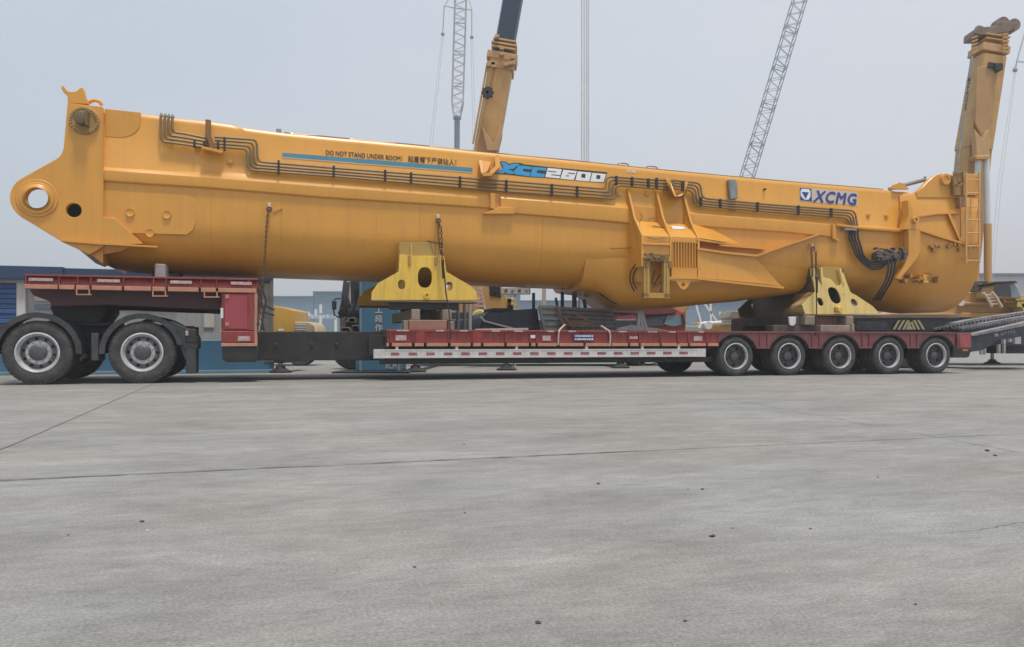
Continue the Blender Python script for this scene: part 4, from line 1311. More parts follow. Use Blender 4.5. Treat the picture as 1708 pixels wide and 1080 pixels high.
# four hydraulic pipes along the web
def pipe(pts, v=0.30, r=0.021, lead=()):
    out = []
    for i, (x, y) in enumerate(pts):
        if 0 < i < len(pts) - 1:                 # rounded bends
            a, b = Vector(pts[i - 1]), Vector(pts[i + 1])
            p = Vector((x, y))
            da, db = (a - p), (b - p)
            if abs(da.normalized().dot(db.normalized())) < 0.97:
                q = min(9, da.length * .45, db.length * .45)
                p1_, p2_ = p + da.normalized() * q, p + db.normalized() * q
                for k in range(5):
                    s_ = k / 4
                    out.append(p1_ * (1 - s_) ** 2 + p * 2 * s_ * (1 - s_) + p2_ * s_ ** 2)
                continue
        out.append(Vector((x, y)))
    return MB().tube(list(lead) + [P3(p.x, p.y, v) for p in out], r, 8)
HZ = smooth_pts
up = [268, 274.7, 281, 287.3]
lv = {0: (190, 220, 240), }
for k in range(4):                               # k = 0 lowest/outermost ... 3 topmost
    ys = 3 - k
    y_b = [236, 231, 226, 220.5][k]
    y_c = [246.5, 241.5, 236.5, 231.5][k]
    ze_ = interp(TOPC, T(up[k], .4))
    pipe([(up[k], 194 + .1 * (up[k] - 268)), (up[k], y_b), (up[k] + 22, y_b + 3), (352, y_c + 1)], lead=[(T(up[k], .4), 0.9, ze_ + .03), (T(up[k], .4), 0.55, ze_ + .03), (T(up[k], .35), 0.40, ze_ + .015), (T(up[k], .3), 0.33, ze_ - .03)]).build('hydraulic_pipe', M['pipe'], boom)
    xb_ = [414, 419.5, 424.5, 430][k]
    y_d = [248, 243, 237.5, 232.5][k]
    y_e = [283, 278.5, 274, 269][k]
    xc_ = [1027.5, 1021.5, 1016.5, 1011][k]
    y_f = [332.5, 327, 321.5, 316][k]
    y_g = [309.5, 304.5, 300, 295][k]
    y_h = [314, 309, 304, 299][k]
    pipe([(358, y_d - 3.5), (xb_ - 2, y_d + 1), (xb_, y_e + 1), (560, y_e + 11.8), (850, [320, 314.3, 308.6, 303][k]), (xc_, y_f), (xc_, y_g), (1124, y_h + 3.5)]).build('hydraulic_pipe', M['pipe'], boom)
    xd_ = [1157, 1161, 1165, 1169][k]
    y_i = [318, 313.5, 309, 305][k]
    y_j = [343, 339, 335, 331][k]
    xe_ = [1415, 1418.5, 1422, 1426][k]
    y_k = [364, 360, 356, 352][k]
    pipe([(1121, y_i - 4), (xd_ - 1, y_i + 1), (xd_ + 2, y_j), (1276, y_j + 10), (1345, y_j + 15.3), (xe_, y_k), (xe_ + 5, 384)]).build('hydraulic_pipe', M['pipe'], boom)
    hx = [0, 4.5, 9, 13.5][k]
    MB().tube(HZ([P3(xe_ + 5, 382, .30), P3(xe_ + 5 - (3 - k) * 1.2, 396, .27), P3(1422 + hx * 1.0, 410, .25), P3(1428 + hx * .85, 426 - hx * .1, .22), P3(1440 + hx * .55, 440 - hx * .5, .2), P3(1456, 449 - hx * .9, .17), P3(1471 + hx * .5, 447 - hx * .75, .15), P3(1479 + hx * 1.2, 436, .14)]), 0.022, 8).build('hydraulic_hose', M['hose'], boom)
for k in range(3):
    MB().tube(HZ([P3(1481 + 6 * k, 433, .12), P3(1482 + 5.2 * k, 448, .10), P3(1477 + 5 * k, 468, .14), P3(1467 + 5 * k, 486, .25), P3(1457 + 5 * k, 501, .55)]), 0.023, 8).build('hydraulic_hose', M['hose'], boom)
for xs, off in ((((322, 234, 247), (338, 235.5, 249), (362, 236, 250), (373, 229.5, 252)), 0), (((465, 268, 291),), 0), (((558.7, 277, 296), (646, 284, 303.5), (690, 288, 307), (773, 295, 314), (851.6, 301, 321), (928.7, 308, 327.5), (971.6, 311.5, 330)), 0),
                (((1037.8, 294.5, 310), (1064.5, 296.5, 312), (1092, 299, 314.5), (1106, 298, 316)), 0), (((1150, 304, 320), (1181, 330, 345), (1213.6, 333, 348), (1276.7, 338.5, 354.5), (1345.6, 344, 360), (1401, 348.5, 364)), 0)):
    for x, y0, y1 in xs:
        MB().box(T(x - 1.8), T(x + 1.8), 0.262, 0.33, ZP(x, y1, .3), ZP(x, y0, .3)).build('pipe_clamp', M['clamp'], boom, bevel=0.006)
pb = MB()
pb.box(T(1420), T(1441), 0.22, 0.36, ZP(1430, 386, .3), ZP(1430, 383, .3))
pb.build('hose_bracket', M['steel'], boom)
vbk = MB()
random.seed(5)
vbk.box(T(1464, .15), T(1505, .15), 0.12, 0.34, ZP(1485, 433, .15), ZP(1485, 421, .15))
for k in range(34):
    x, y = random.uniform(1461, 1509), random.uniform(414, 434)
    p = P(x, y, .12)
    if k % 2:
        vbk.cyl((p[0], 0.05, p[1]), random.uniform(.014, .03), 0.12, n=8)
    else:
        w = random.uniform(.012, .05)
        vbk.box(p[0] - w, p[0] + w, 0.06, 0.2, p[1] - .02, p[1] + .025)
vbk.build('valve_block', mat('valve_grey', (0.16, 0.14, 0.14), 0.4, metal=.4, var=0.5, scale=14), boom, bevel=0.003)
# brackets over the pipes
br = MB()
br.prism(poly_px([(342.5, 199), (351.5, 200), (351.5, 226), (357, 238), (358, 250), (350, 250), (347.5, 236), (342.5, 226)], .22), .22, .36)
br.build('pipe_bracket', mat('bracket_brown', (0.24, 0.125, 0.035), 0.5, var=0.15, scale=5), boom, bevel=0.006)
px_web([(338, 244), (372, 252), (370, 256), (336, 248)], .2, .36).build('pipe_bracket', BP, boom, bevel=0.004)
br = MB()
br.hexa([P3(1109, 295, .26), P3(1116, 298, .26), P3(1128, 327, .12), P3(1122, 331, .12)], [P3(1109, 295, .36), P3(1116, 298, .36), P3(1128, 327, .36), P3(1122, 331, .36)])
br.hexa([P3(1122, 331, .12), P3(1128, 327, .12), P3(1143, 320, .2), P3(1140, 328, .2)], [P3(1122, 331, .36), P3(1128, 327, .36), P3(1143, 320, .36), P3(1140, 328, .36)])
br.hexa([P3(1140, 328, .2), P3(1143, 320, .2), P3(1148, 304, .27), P3(1143, 303, .27)], [P3(1140, 328, .36), P3(1143, 320, .36), P3(1148, 304, .36), P3(1143, 303, .36)])
br.build('pipe_bracket', BP, boom)
br = MB()
br.hexa([P3(826, 259, .24), P3(834, 259, .24), P3(834, 278, .18), P3(820, 292, .14), P3(812, 292, .16), P3(826, 277, .2)], [P3(826, 259, .37), P3(834, 259, .37), P3(834, 278, .37), P3(820, 292, .36), P3(812, 292, .36), P3(826, 277, .37)])
br.hexa([P3(799, 268, .3), P3(803, 267, .3), P3(808, 292, .16), P3(803, 292, .16)], [P3(799, 268, .37), P3(803, 267, .37), P3(808, 292, .36), P3(803, 292, .36)])
br.hexa([P3(803, 288, .15), P3(822, 288, .15), P3(820, 294, .15), P3(806, 294, .15)], [P3(803, 288, .36), P3(822, 288, .36), P3(820, 294, .36), P3(806, 294, .36)])
br.hexa([P3(803, 268, .30), P3(819, 270, .30), P3(814, 284, .22), P3(808, 290, .2)], [P3(803, 268, .37), P3(819, 270, .37), P3(814, 284, .37), P3(808, 290, .37)])
br.build('pipe_bracket', BP, boom)
# dark pad near the mouth, dot, top rail and grab loops
MB().prism(poly_px([(1216, 299.5), (1227, 299.5), (1230, 306), (1231, 331), (1219, 333)], .30), .30, .40).build('stop_pad', M['steel'], boom, bevel=0.01)
c = P(1276, 316, .36)
MB().lathe([(0.001, -0.03), (0.02, -0.03), (0.02, 0.05)], (c[0], .37, c[1]), n=12).build('port', M['hole'], boom)
tr = MB()
for k in range(30):
    x0 = 474 + (1000) * k / 30
    x1 = 474 + (1000) * (k + 1) / 30
    za_, zb_ = interp(TOPC, T(x0, .5)) + 0.012, interp(TOPC, T(x1, .5)) + 0.012
    tr.beam((T(x0, .5), .53, za_), (T(x1, .5), .53, zb_), 0.022, 0.022)
tr.build('top_rail', M['pipe'], boom)
MB().box(T(461), T(470), .5, .6, interp(TOPC, T(465, .5)) - .02, interp(TOPC, T(465, .5)) + .07).build('top_block', M['steel'], boom, bevel=0.006)
for x in (1031, 1079):
    mb = MB()
    za_ = interp(TOPC, T(x + 8, 1.0)) - 0.03
    mb.tube([(T(x, 1.0), 1.0, za_), (T(x, 1.0), 1.0, za_ + 0.20), (T(x + 2, 1.0), 1.0, za_ + 0.215), (T(x + 15, 1.0), 1.0, za_ + 0.21), (T(x + 17, 1.0), 1.0, za_ + 0.19), (T(x + 17, 1.0), 1.0, za_)], 0.014, 6)
    mb.build('grab_loop', M['pipe'], boom)
# lashing eyes
for x, y in ((449, 345), (730, 364), (1353, 411)):
    e = MB()
    p = P(x, y, .32)
    e.box(p[0] - 0.028, p[0] + 0.028, 0.27, 0.37, p[1] - 0.055, p[1] + 0.06)
    eo = e.build('lashing_eye', mat('bare_primer', (0.70, 0.56, 0.42), 0.6), boom, bevel=0.008)
    MB().lathe([(0.03, -0.012), (0.05, -0.012), (0.05, 0.012), (0.03, 0.012), (0.03, -0.012)], (p[0], 0.26, p[1] - .06), n=16).build('shackle', M['rust'], eo)
MB().hexa([P3(456, 352, .33), P3(472, 345, .33), P3(472, 347.5, .33), P3(456, 354.5, .33)], [P3(456, 352, .36), P3(472, 345, .36), P3(472, 347.5, .36), P3(456, 354.5, .36)]).build('weld_tab', BP, boom)

# lettering and stripes (flat decals on the web)
def web_v(x, y):                                 # the web leans outwards a little towards the stiffener
    t, z = P(x, y, .40)
    zt_, za = interp(TOPC, t), interp(LA, t)
    k = max(0, min(1, (zt_ - 0.11 - z) / max(0.05, (zt_ - 0.11 - za))))
    return VC - (WB - 0.06 + 0.048 * k)
def dq(pts, off=0.006):
    return [P3(x, y, web_v(x, y) - off) for x, y in pts]
def decal(name, m, px_pts, off=0.006, parent=None):
    q = dq(px_pts, off)
    return MB().add(q, [tuple(range(len(q)))]).build(name, m, parent or boom)
def band(name, m, a, b, ha, hb, off, n=12):
    mb = MB()
    vs = []
    for k in range(n + 1):
        x = a[0] + (b[0] - a[0]) * k / n
        y = a[1] + (b[1] - a[1]) * k / n
        h = ha + (hb - ha) * k / n
        vs += dq([(x, y), (x, y + h)], off)
    mb.add(vs, [(2 * i, 2 * i + 1, 2 * i + 3, 2 * i + 2) for i in range(n)])
    return mb.build(name, m, boom)
band('stripe', M['stripe'], (471, 255), (788, 280.3), 7, 7, .006)
band('stripe_edge', mat('stripe_cream', (0.60, 0.50, 0.36), 0.5), (471, 262.2), (788, 287.5), 1.4, 1.4, .007)
def tq(body_, pts, m, off=.007, **k):
    q = dq(pts, off)
    return text_quad(body_, *q, **k).build('lettering', m, boom)
tq('DO NOT STAND UNDER BOOM！', [(543.7, 258.3), (671, 268.8), (671, 260.6), (543.7, 250.2)], M['letterdark'], bold=0.018)
tq('起重臂下严禁站人！', [(680.5, 270.3), (761, 276.8), (761, 266.2), (680.5, 259.8)], M['letterdark'], bold=0.012)
z8 = lambda pts: [(820 + x / 8.133, 260 + y / 8.133) for x, y in pts]
decal('lettering_backing', M['letterdark'], z8([(36, 248), (150, 172), (112, 84), (125, 76), (195, 80), (234, 112), (300, 94), (400, 100), (440, 118), (740, 150), (1570, 224), (1527, 368), (720, 298), (530, 290), (200, 254)]), .005)
LBL, LW = M['letterblue'], M['letterwhite']
decal('letter_stroke', LBL, z8([(125, 87), (190, 90), (232, 130), (222, 185), (290, 212), (305, 250), (215, 244), (190, 222), (150, 243), (58, 240), (160, 168)]), .008)
decal('letter_stroke', LBL, z8([(232, 130), (300, 105), (385, 112), (290, 180), (222, 185)]), .008)
decal('letter_stroke', LBL, z8([(365, 130), (548, 152), (540, 188), (430, 178), (345, 165)]), .008)
decal('letter_stroke', LBL, z8([(345, 165), (430, 178), (420, 212), (530, 230), (516, 282), (312, 252), (300, 212)]), .008)
decal('letter_stroke', LBL, z8([(560, 153), (745, 168), (736, 205), (622, 195), (610, 235), (724, 248), (710, 292), (524, 283)]), .008)
for cell in ([(762, 166), (953, 184), (920, 310), (727, 290)], [(972, 190), (1158, 209), (1115, 331), (932, 312)], [(1168, 212), (1354, 230), (1325, 350), (1136, 333)], [(1367, 232), (1553, 250), (1520, 360), (1337, 350)]):
    decal('letter_stroke', LW, z8(cell), .008)
for cut in ([(765, 204), (880, 216), (878, 226), (762, 214)], [(812, 252), (928, 264), (925, 275), (808, 262)], [(1034, 230), (1134, 240), (1131, 250), (1030, 240)], [(1012, 266), (1052, 270), (1048, 281), (1008, 276)], [(1222, 244), (1276, 249), (1270, 300), (1214, 295)], [(1425, 262), (1478, 267), (1472, 316), (1418, 310)]):
    decal('letter_cut', M['letterdark'], z8(cut), .011)
def logo(pts, m, off, name='emblem'):
    return decal(name, m, [(1320 + x / 14.23, 300 + y / 14.23) for x, y in pts], off)
logo([(185, 178), (1560, 290), (1575, 620), (195, 510)], mat('decal_backing', (0.60, 0.50, 0.40), 0.5, var=0.06), .004, 'decal_backing')
logo([(200, 190), (475, 215), (490, 520), (210, 490)], M['logoblue'], .007)
logo([(245, 215), (420, 228), (452, 275), (455, 400), (405, 480), (310, 475), (225, 390), (215, 280)], LW, .010)
logo([(243, 290), (415, 300), (340, 455)], M['logoblue'], .013)
qx = [(1320 + x / 14.23, 300 + y / 14.23) for x, y in ((520, 520), (1550, 605), (1545, 345), (570, 262))]
tq('XCMG', qx, M['logoblue'], off=.009, bold=0.05, shear=0.15, space=1.14)
tq('ELBE', [(1046, 287), (1060.5, 289), (1060.5, 285), (1047, 283)], LW, bold=0.03)
#PART4
# ------------------------------------------------------------------ cradles under the boom
def arc_sheet(tl_, tr_, v0, v1, zoff, name, m, parent):
    """curved seat that follows the boom's round underside from one flank to the other"""
    mb = MB()
    rings = []
    for k in range(21):
        a = -0.96 + 1.92 * k / 20
        v = VC + a * (VC - v0)
        rings.append((v, k))
    vs_l = []
    def zat(t, v):
        sec = section(t)[8:]
        w = abs(v - VC)
        zz_ = sec[-1][1]
        for (wa, za), (wb, zb_) in zip(sec, sec[1:]):
            if wb <= w <= wa:
                return zb_ + (za - zb_) * (w - wb) / max(1e-6, wa - wb)
        return zz_
    rr = []
    for v, k in rings:
        za, zb_ = zat(tl_, v) - 0.03 + zoff, zat(tr_, v) - 0.03 + zoff
        rr.append([(tl_, v, za), (tr_, v, zb_), (tr_, v, zb_ - 0.06), (tl_, v, za - 0.06)])
    mb.loft(rr)
    return mb.build(name, m, parent)

def cradle(label, outline, slots, pad, m, vN, bot_y, shear, far_m):
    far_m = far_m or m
    tb0 = T((outline[0][0] + outline[-1][0]) / 2, vN)
    th = thing('boom_cradle', label, 'cradle', (tb0, VC, ZD + 0.3), FT, 'cradles under the boom')
    po = poly_px(outline, vN)
    holes = [oval_px(*s, vN, shear) for s in slots]
    for v0, v1 in ((vN, vN + 0.035), (VF - vN - 0.035, VF - vN)):
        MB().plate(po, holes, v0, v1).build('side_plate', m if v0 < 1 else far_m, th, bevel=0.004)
    zb_ = min(z for t, z in po)
    tt = [t for t, z in po]
    bp = MB()
    bp.box(min(tt) + 0.01, max(tt) - 0.01, vN - 0.02, vN + 0.30, zb_ - 0.03, zb_ + 0.004)
    bp.box(min(tt) + 0.01, max(tt) - 0.01, VF - vN - 0.30, VF - vN + 0.02, zb_ - 0.03, zb_ + 0.004)
    bp.box(min(tt) + 0.9, max(tt) - 0.9, vN + 0.29, VF - vN - 0.29, zb_ - 0.028, zb_ + 0.002)
    bp.build('base_plate', mat('cradle_base', (0.14, 0.10, 0.055), 0.6, var=0.2), th, bevel=0.004)
    xs = pad
    tl_, tr_ = T(xs[0], vN), T(xs[1], vN)
    web = MB()
    for t in (tl_ + 0.12, tr_ - 0.14):
        sec = section(t)
        prof = []
        for w, z in sec[8:]:
            prof.append((VC - w, z - 0.09))
        zmax = max(z for t_, z in po) - 0.03
        prof = [p for p in prof if p[0] > vN + 0.05 and p[1] < zmax]
        pts = [(vN + 0.036, zb_ + 0.005), (vN + 0.036, prof[0][1])] + prof + [(2 * VC - a, z) for a, z in prof[:-1][::-1]] + [(VF - vN - 0.036, prof[0][1]), (VF - vN - 0.036, zb_ + 0.005)]
        web.hexa([(t, a, z) for a, z in pts], [(t + 0.03, a, z) for a, z in pts])
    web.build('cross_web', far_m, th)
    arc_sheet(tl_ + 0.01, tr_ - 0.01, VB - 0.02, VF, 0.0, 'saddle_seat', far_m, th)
    return th, zb_

SA = [(619.4, 501), (620, 488), (631, 472.5), (665, 453.5), (666.5, 425), (672, 425), (680, 427), (728, 427), (735, 424), (741, 428), (744.5, 453.5), (784.5, 477), (795, 487.6), (796.5, 501)]
s1, zb1 = cradle('bright yellow steel cradle with three oval holes, under the middle of the boom', SA, [(697, 446, 720.5, 480.5), (664, 467, 676, 483), (744, 470.5, 755, 485.5)], (666, 744), M['saddle'], 0.22, 501, 0.0, None)
pd_ = MB()
pd_.hexa([P3(666, 404.5, .27), P3(729, 404.5, .27), P3(737, 427, .25), P3(666.5, 427, .25)], [P3(666, 404.5, .325), P3(729, 404.5, .325), P3(737, 427, .325), P3(666.5, 427, .325)])
pd_.build('seat_pad', mat('olive_pad', (0.40, 0.25, 0.06), 0.6, var=0.12), s1, bevel=0.004)
for x, y0, y1 in ((685, 407, 427), (728.5, 407, 428)):
    rbz = MB()
    rbz.box(T(x, .22), T(x + 2, .22), 0.225, 0.30, ZP(x, y1, .22), ZP(x, y0, .22))
    rbz.build('stiffener', M['saddle'], s1, bevel=0.004)
for x, y0, y1 in ((683, 426, 443), (727, 428, 442)):
    sh = MB()
    sh.box(T(x - 2.2, .2), T(x + 2.2, .2), 0.19, 0.225, ZP(x, y1, .2), ZP(x, y0, .2))
    sh.build('stiffener', mat('olive_pad', (0.40, 0.25, 0.06)), s1, bevel=0.008)
MB().lathe([(0.03, 0), (0.055, 0), (0.055, 0.05), (0.03, 0.05), (0.03, 0)], (*(P3(712, 493, .18)[:1]), 0.17, P3(712, 493, .18)[2]), n=16).build('lifting_ring', M['saddle'], s1)

SB = [(1343, 524.5), (1338, 509), (1360, 487), (1357, 470), (1353, 458), (1353, 447), (1360, 448), (1366, 470), (1371, 476), (1373, 463), (1386, 466), (1395, 477), (1402, 477), (1405, 466), (1407, 455), (1412, 470), (1419, 488), (1430, 494), (1455.6, 511), (1464, 520), (1466, 524.5)]
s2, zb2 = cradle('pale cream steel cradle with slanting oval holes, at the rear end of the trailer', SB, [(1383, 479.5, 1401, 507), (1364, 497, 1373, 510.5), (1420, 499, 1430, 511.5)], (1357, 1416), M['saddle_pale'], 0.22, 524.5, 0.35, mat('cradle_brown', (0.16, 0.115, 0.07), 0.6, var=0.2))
pd_ = MB()
pd_.hexa([P3(1371, 444, .30), P3(1400, 445, .30), P3(1405, 478, .25), P3(1372, 478, .25)], [P3(1371, 444, .36), P3(1400, 445, .36), P3(1405, 478, .4), P3(1372, 478, .4)])
pd_.build('seat_pad', mat('olive_pad', (0.40, 0.25, 0.06)), s2)
for pts in ([(1369, 446), (1371.5, 446), (1374, 470), (1371, 476)], [(1400, 448), (1403, 448), (1410, 472), (1406, 474)]):
    rbz = MB()
    rbz.prism(poly_px(pts, .2), .2, .32)
    rbz.build('stiffener', M['saddle_pale'], s2, bevel=0.003)
ep = MB()
te0, te1 = P(1343, 524.5, .22), P(1338, 509, .22)
ep.hexa([(te0[0], .225, te0[1]), (te0[0], 1.0, te0[1]), (te1[0], 1.0, te1[1]), (te1[0], .225, te1[1])], [(te0[0] + .03, .225, te0[1]), (te0[0] + .03, 1.0, te0[1]), (te1[0] + .03, 1.0, te1[1]), (te1[0] + .03, .225, te1[1])])
ta = P(1361, 487, .22)
ep.hexa([(te1[0], .225, te1[1]), (te1[0], 1.0, te1[1]), (ta[0], .9, ta[1]), (ta[0], .225, ta[1])], [(te1[0] + .03, .225, te1[1]), (te1[0] + .03, 1.0, te1[1]), (ta[0] + .03, .9, ta[1]), (ta[0] + .03, .225, ta[1])])
ep.build('end_plate', mat('olive_gold', (0.42, 0.28, 0.10), 0.55, var=.15), s2)
c = P3(1403, 516.5, .18)
MB().lathe([(0.001, 0.0), (0.055, 0.0), (0.065, 0.01), (0.065, 0.06), (0.001, 0.06)], (c.x - .02, 0.16, c.z), n=20).build('lifting_ring', M['saddle'], s2)
MB().box(c.x - 0.16, c.x - 0.02, 0.17, 0.225, c.z - 0.05, c.z + 0.05).build('lifting_bracket', mat('olive_pad', (0.40, 0.25, 0.06)), s2, bevel=0.01)

# ------------------------------------------------------------------ timbers and beams between cradles and deck
def block(x0, x1, y0, y1, v0, v1, m, label, grp, name='timber_block', cat='timber', zlo=None, zhi=None):
    za = ZP((x0 + x1) / 2, y1, v0) if zlo is None else zlo
    zb_ = ZP((x0 + x1) / 2, y0, v0) if zhi is None else zhi
    mb = MB()
    j = lambda: random.uniform(-.008, .008)
    a, b = T(x0, v0), T(x1, v0)
    mb.box(a, b, v0, v1, za, zb_)
    return solo(mb, name, m, label, cat, ((a + b) / 2, (v0 + v1) / 2, za), FT, grp, bevel=0.012)
TG = 'timbers packed under the cradles'
zA0 = ZD + 0.001
zA1 = zA0 + 0.185
zA2 = zA1 + 0.20
sb = MB()
sb.box(T(652, .3), T(765, .3), 0.30, 0.55, zA2 + 0.002, zb1 - 0.032)
sb.box(T(700, .3), T(765, .3), 2.45, 2.70, zA2 + 0.002, zb1 - 0.032)
solo(sb, 'steel_beam', M['black'], 'dark steel beams right under the bright yellow cradle, resting on square timber ends', 'beam', (T(700, .3), 1.5, zA2), FT)
block(686.5, 701, 0, 0, 0.16, 2.8, M['wood'], 'square pale timber end, left of the two under the bright yellow cradle', TG, zlo=zA1 + .001, zhi=zA2)
block(738.6, 753.5, 0, 0, 0.16, 2.8, M['wood'], 'square pale timber end, right of the two under the bright yellow cradle', TG, zlo=zA1 + .001, zhi=zA2)
block(682, 746, 0, 0, 0.08, 0.36, M['woodred'], 'long reddish timber lying along the deck edge below the bright yellow cradle', TG, zlo=zA0, zhi=zA1)
block(673, 681, 0, 0, 0.10, 0.36, M['wood'], 'short pale timber standing left of the long reddish timber', TG, zlo=zA0, zhi=zA1 - .01)
block(748, 758, 0, 0, 0.12, 0.40, M['wood'], 'short pale timber standing right of the long reddish timber', TG, zlo=zA0, zhi=zA1 - .02)
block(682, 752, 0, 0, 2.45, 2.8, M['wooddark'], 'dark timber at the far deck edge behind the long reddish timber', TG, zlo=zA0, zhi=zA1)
# pipe stub ends behind the blocks
for i, (x, m_, lb) in enumerate(((764, 'steel', 'grey steel post nearest the timbers beside the bright yellow cradle'), (775, 'steel', 'grey steel post, middle one of three beside the bright yellow cradle'), (784, 'white', 'pale post, right one of three beside the bright yellow cradle'))):
    q = MB()
    v = 1.2
    q.tube([(T(x, v), v, zA0), (T(x, v), v, ZP(x, 505, v))], 0.035, 8)
    solo(q, 'steel_post', M[m_], lb, 'post', (T(x, v), v, zA0), FT, 'posts standing on the trailer deck')
zB0, zB1 = ZD + 0.001, ZD + 0.15
zB2 = zb2 - 0.033
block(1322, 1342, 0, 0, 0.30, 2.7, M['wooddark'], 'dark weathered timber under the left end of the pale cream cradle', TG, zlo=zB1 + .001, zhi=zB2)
block(1343, 1360, 0, 0, 0.14, 2.7, M['wood'], 'grey timber end under the pale cream cradle, left of the dark gap', TG, zlo=zB1 + .001, zhi=zB2)
block(1361, 1410, 0, 0, 0.45, 2.6, M['woodred'], 'wide brown timber in the shade under the middle of the pale cream cradle', TG, zlo=zB1 + .001, zhi=zB2)
block(1412, 1424, 0, 0, 0.16, 2.7, M['wood'], 'grey timber end under the right half of the pale cream cradle', TG, zlo=zB1 + .001, zhi=zB2)
block(1369, 1419, 0, 0, 0.06, 0.35, M['wood'], 'long grey timber lying on the deck edge below the pale cream cradle', TG, zlo=zB0, zhi=zB1)
block(1420, 1426, 0, 0, 0.10, 0.40, M['wood'], 'small upright grey timber beside the end of the long grey timber', TG, zlo=zB0, zhi=zB1 + .03)
block(1290, 1365, 0, 0, 0.30, 0.60, M['wooddark'], 'long dark timber on the deck left of the long grey timber', TG, zlo=zB0, zhi=zB1)
far_x = [(1240, 1276, 1.55), (1278, 1312, 1.35)]
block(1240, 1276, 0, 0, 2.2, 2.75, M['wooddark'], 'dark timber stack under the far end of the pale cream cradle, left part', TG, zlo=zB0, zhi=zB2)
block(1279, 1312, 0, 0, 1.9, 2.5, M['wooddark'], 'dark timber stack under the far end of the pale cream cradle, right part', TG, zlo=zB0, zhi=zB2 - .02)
wt = MB()
wt.prism(poly_px([(1314, 529), (1326, 529), (1325.5, 540), (1322, 544), (1317, 544), (1314.5, 541)], .29), .24, .289)
solo(wt, 'paper_cup', M['white'], 'small white torn label hanging on dark timber beside the pale cream cradle', 'label', (T(1320, .29), .27, ZP(1320, 544, .29)), FT, bevel=0.01)
# timber on the gooseneck
gz = ZP(270, gl(270) + 0.0, 0.3)
block(258, 276, 440.5, 0, 0.30, 0.75, mat('grey_timber', (0.33, 0.31, 0.29), 0.85, var=0.2, bump=.3), 'grey square block wedged between the gooseneck and the boom', TG, zlo=P(268, gl(268), 0.13)[1] - 0.002, zhi=ZP(268, 440.5, .3))
block(252, 300, 0, 0, 1.1, 2.0, M['wooddark'], 'wide dark timber on the gooseneck carrying the boom near its foot', TG, zlo=P(275, gl(275), 0.13)[1] - .03, zhi=interp(BOT, T(276, 1.5)) - .005)

# ------------------------------------------------------------------ lashings
def chain(pts, label, link=0.062, r=0.009, grp='chains holding the boom down'):
    pts = [Vector(p) for p in pts]
    mb = MB()
    k = 0
    for a, b in zip(pts, pts[1:]):
        d = b - a
        n = max(1, int(d.length / (link * 0.72)))
        dn = d.normalized()
        s1_ = dn.cross(Vector((0, 1, 0)))
        if s1_.length < 1e-3: s1_ = dn.cross(Vector((1, 0, 0)))
        s1_.normalize(); s2_ = dn.cross(s1_).normalized()
        for i in range(n):
            c = a + d * (i + .5) / n
            side = s1_ if k % 2 == 0 else s2_
            loop = []
            for q in range(8):
                an = 2 * math.pi * q / 8
                loop.append(c + dn * (link / 2) * math.cos(an) + side * (link * 0.30) * math.sin(an))
            loop.append(loop[0])
            mb.tube(loop, r, 5, cap=False)
            k += 1
    o = mb.build('chain', M['rust'], None, tuple(pts[-1]), frame=FT)
    tag(o, label, 'chain', grp)
    return o
chain([P3(449, 349, .22), P3(446, 360, .20), P3(441, 440, .02), P3(438, 470, -.04), P3(436, 500, -.05), P3(438, 550, -.02)], 'rusty chain running from the boom down past the front leg of the trailer')
chain([P3(438, 475, .03), P3(433, 515, .0), P3(430, 548, -.02)], 'short rusty chain end hanging beside the red front leg')
chain([P3(731, 370, .22), P3(736, 382, .16), P3(737, 405, .12), P3(738, 435, .10)], 'doubled rusty chain above the bright yellow cradle, at its right shoulder')
chain([P3(731, 370, .20), P3(732, 400, .14), P3(736, 425, .10)], 'second strand of rusty chain beside the doubled chain above the bright yellow cradle')
chain([P3(1353, 417, .2), P3(1354, 430, .15), P3(1355, 462, .12)], 'rusty chain above the left shoulder of the pale cream cradle')
chain([P3(1361, 420, .2), P3(1361, 440, .15), P3(1361, 466, .12)], 'thinner rusty chain just right of the one above the pale cream cradle')
for pts, lb in (([P3(738, 434, .10), P3(741, 455, .12), P3(744, 490, .1), P3(749, 520, .06), P3(752, 565, -.03)], 'dark lashing wire over the right side of the bright yellow cradle to the rail'),
                ([P3(1361, 462, .12), P3(1362, 500, .15), P3(1362, 530, .1), P3(1361, 560, -.02)], 'dark lashing wire over the left side of the pale cream cradle to the trailer')):
    q = MB().tube(pts, 0.013, 6)
    q.tube([pts[0] + Vector((0, -.02, 0)), pts[0] + Vector((0.01, -.02, -.35))], 0.03, 6, r1=0.02)
    solo(q, 'lashing_wire', M['strap'], lb, 'lashing', tuple(pts[-1]), FT, 'lashing wires on the cradles')
q = MB().tube([P3(713, 402, .3), P3(725, 405, .2), P3(737, 407, .1)], 0.012, 5)
solo(q, 'hooked_bar', M['rust'], 'thin rusty hooked bar through the chain over the bright yellow cradle', 'bar', tuple(P3(737, 407, .1)), FT)
q = MB()
for pts in ([P3(440, 475, .1), P3(436, 500, .05), P3(440, 520, .0), P3(436, 545, .0), P3(434, 560, .0)], [P3(434, 470, .1), P3(440, 490, .05), P3(444, 505, .02), P3(438, 530, .0), P3(441, 556, .0)], [P3(441, 508, .1), P3(450, 514, .1), P3(457, 517, .2)], [P3(441, 520, .1), P3(449, 524, .1), P3(457, 526, .2)]):
    q.tube(smooth_pts(pts), 0.016, 6)
solo(q, 'hose_bundle', M['hose'], 'bundle of black hoses hanging behind the red front leg of the trailer', 'hoses', tuple(P3(438, 550, 0)), FT)
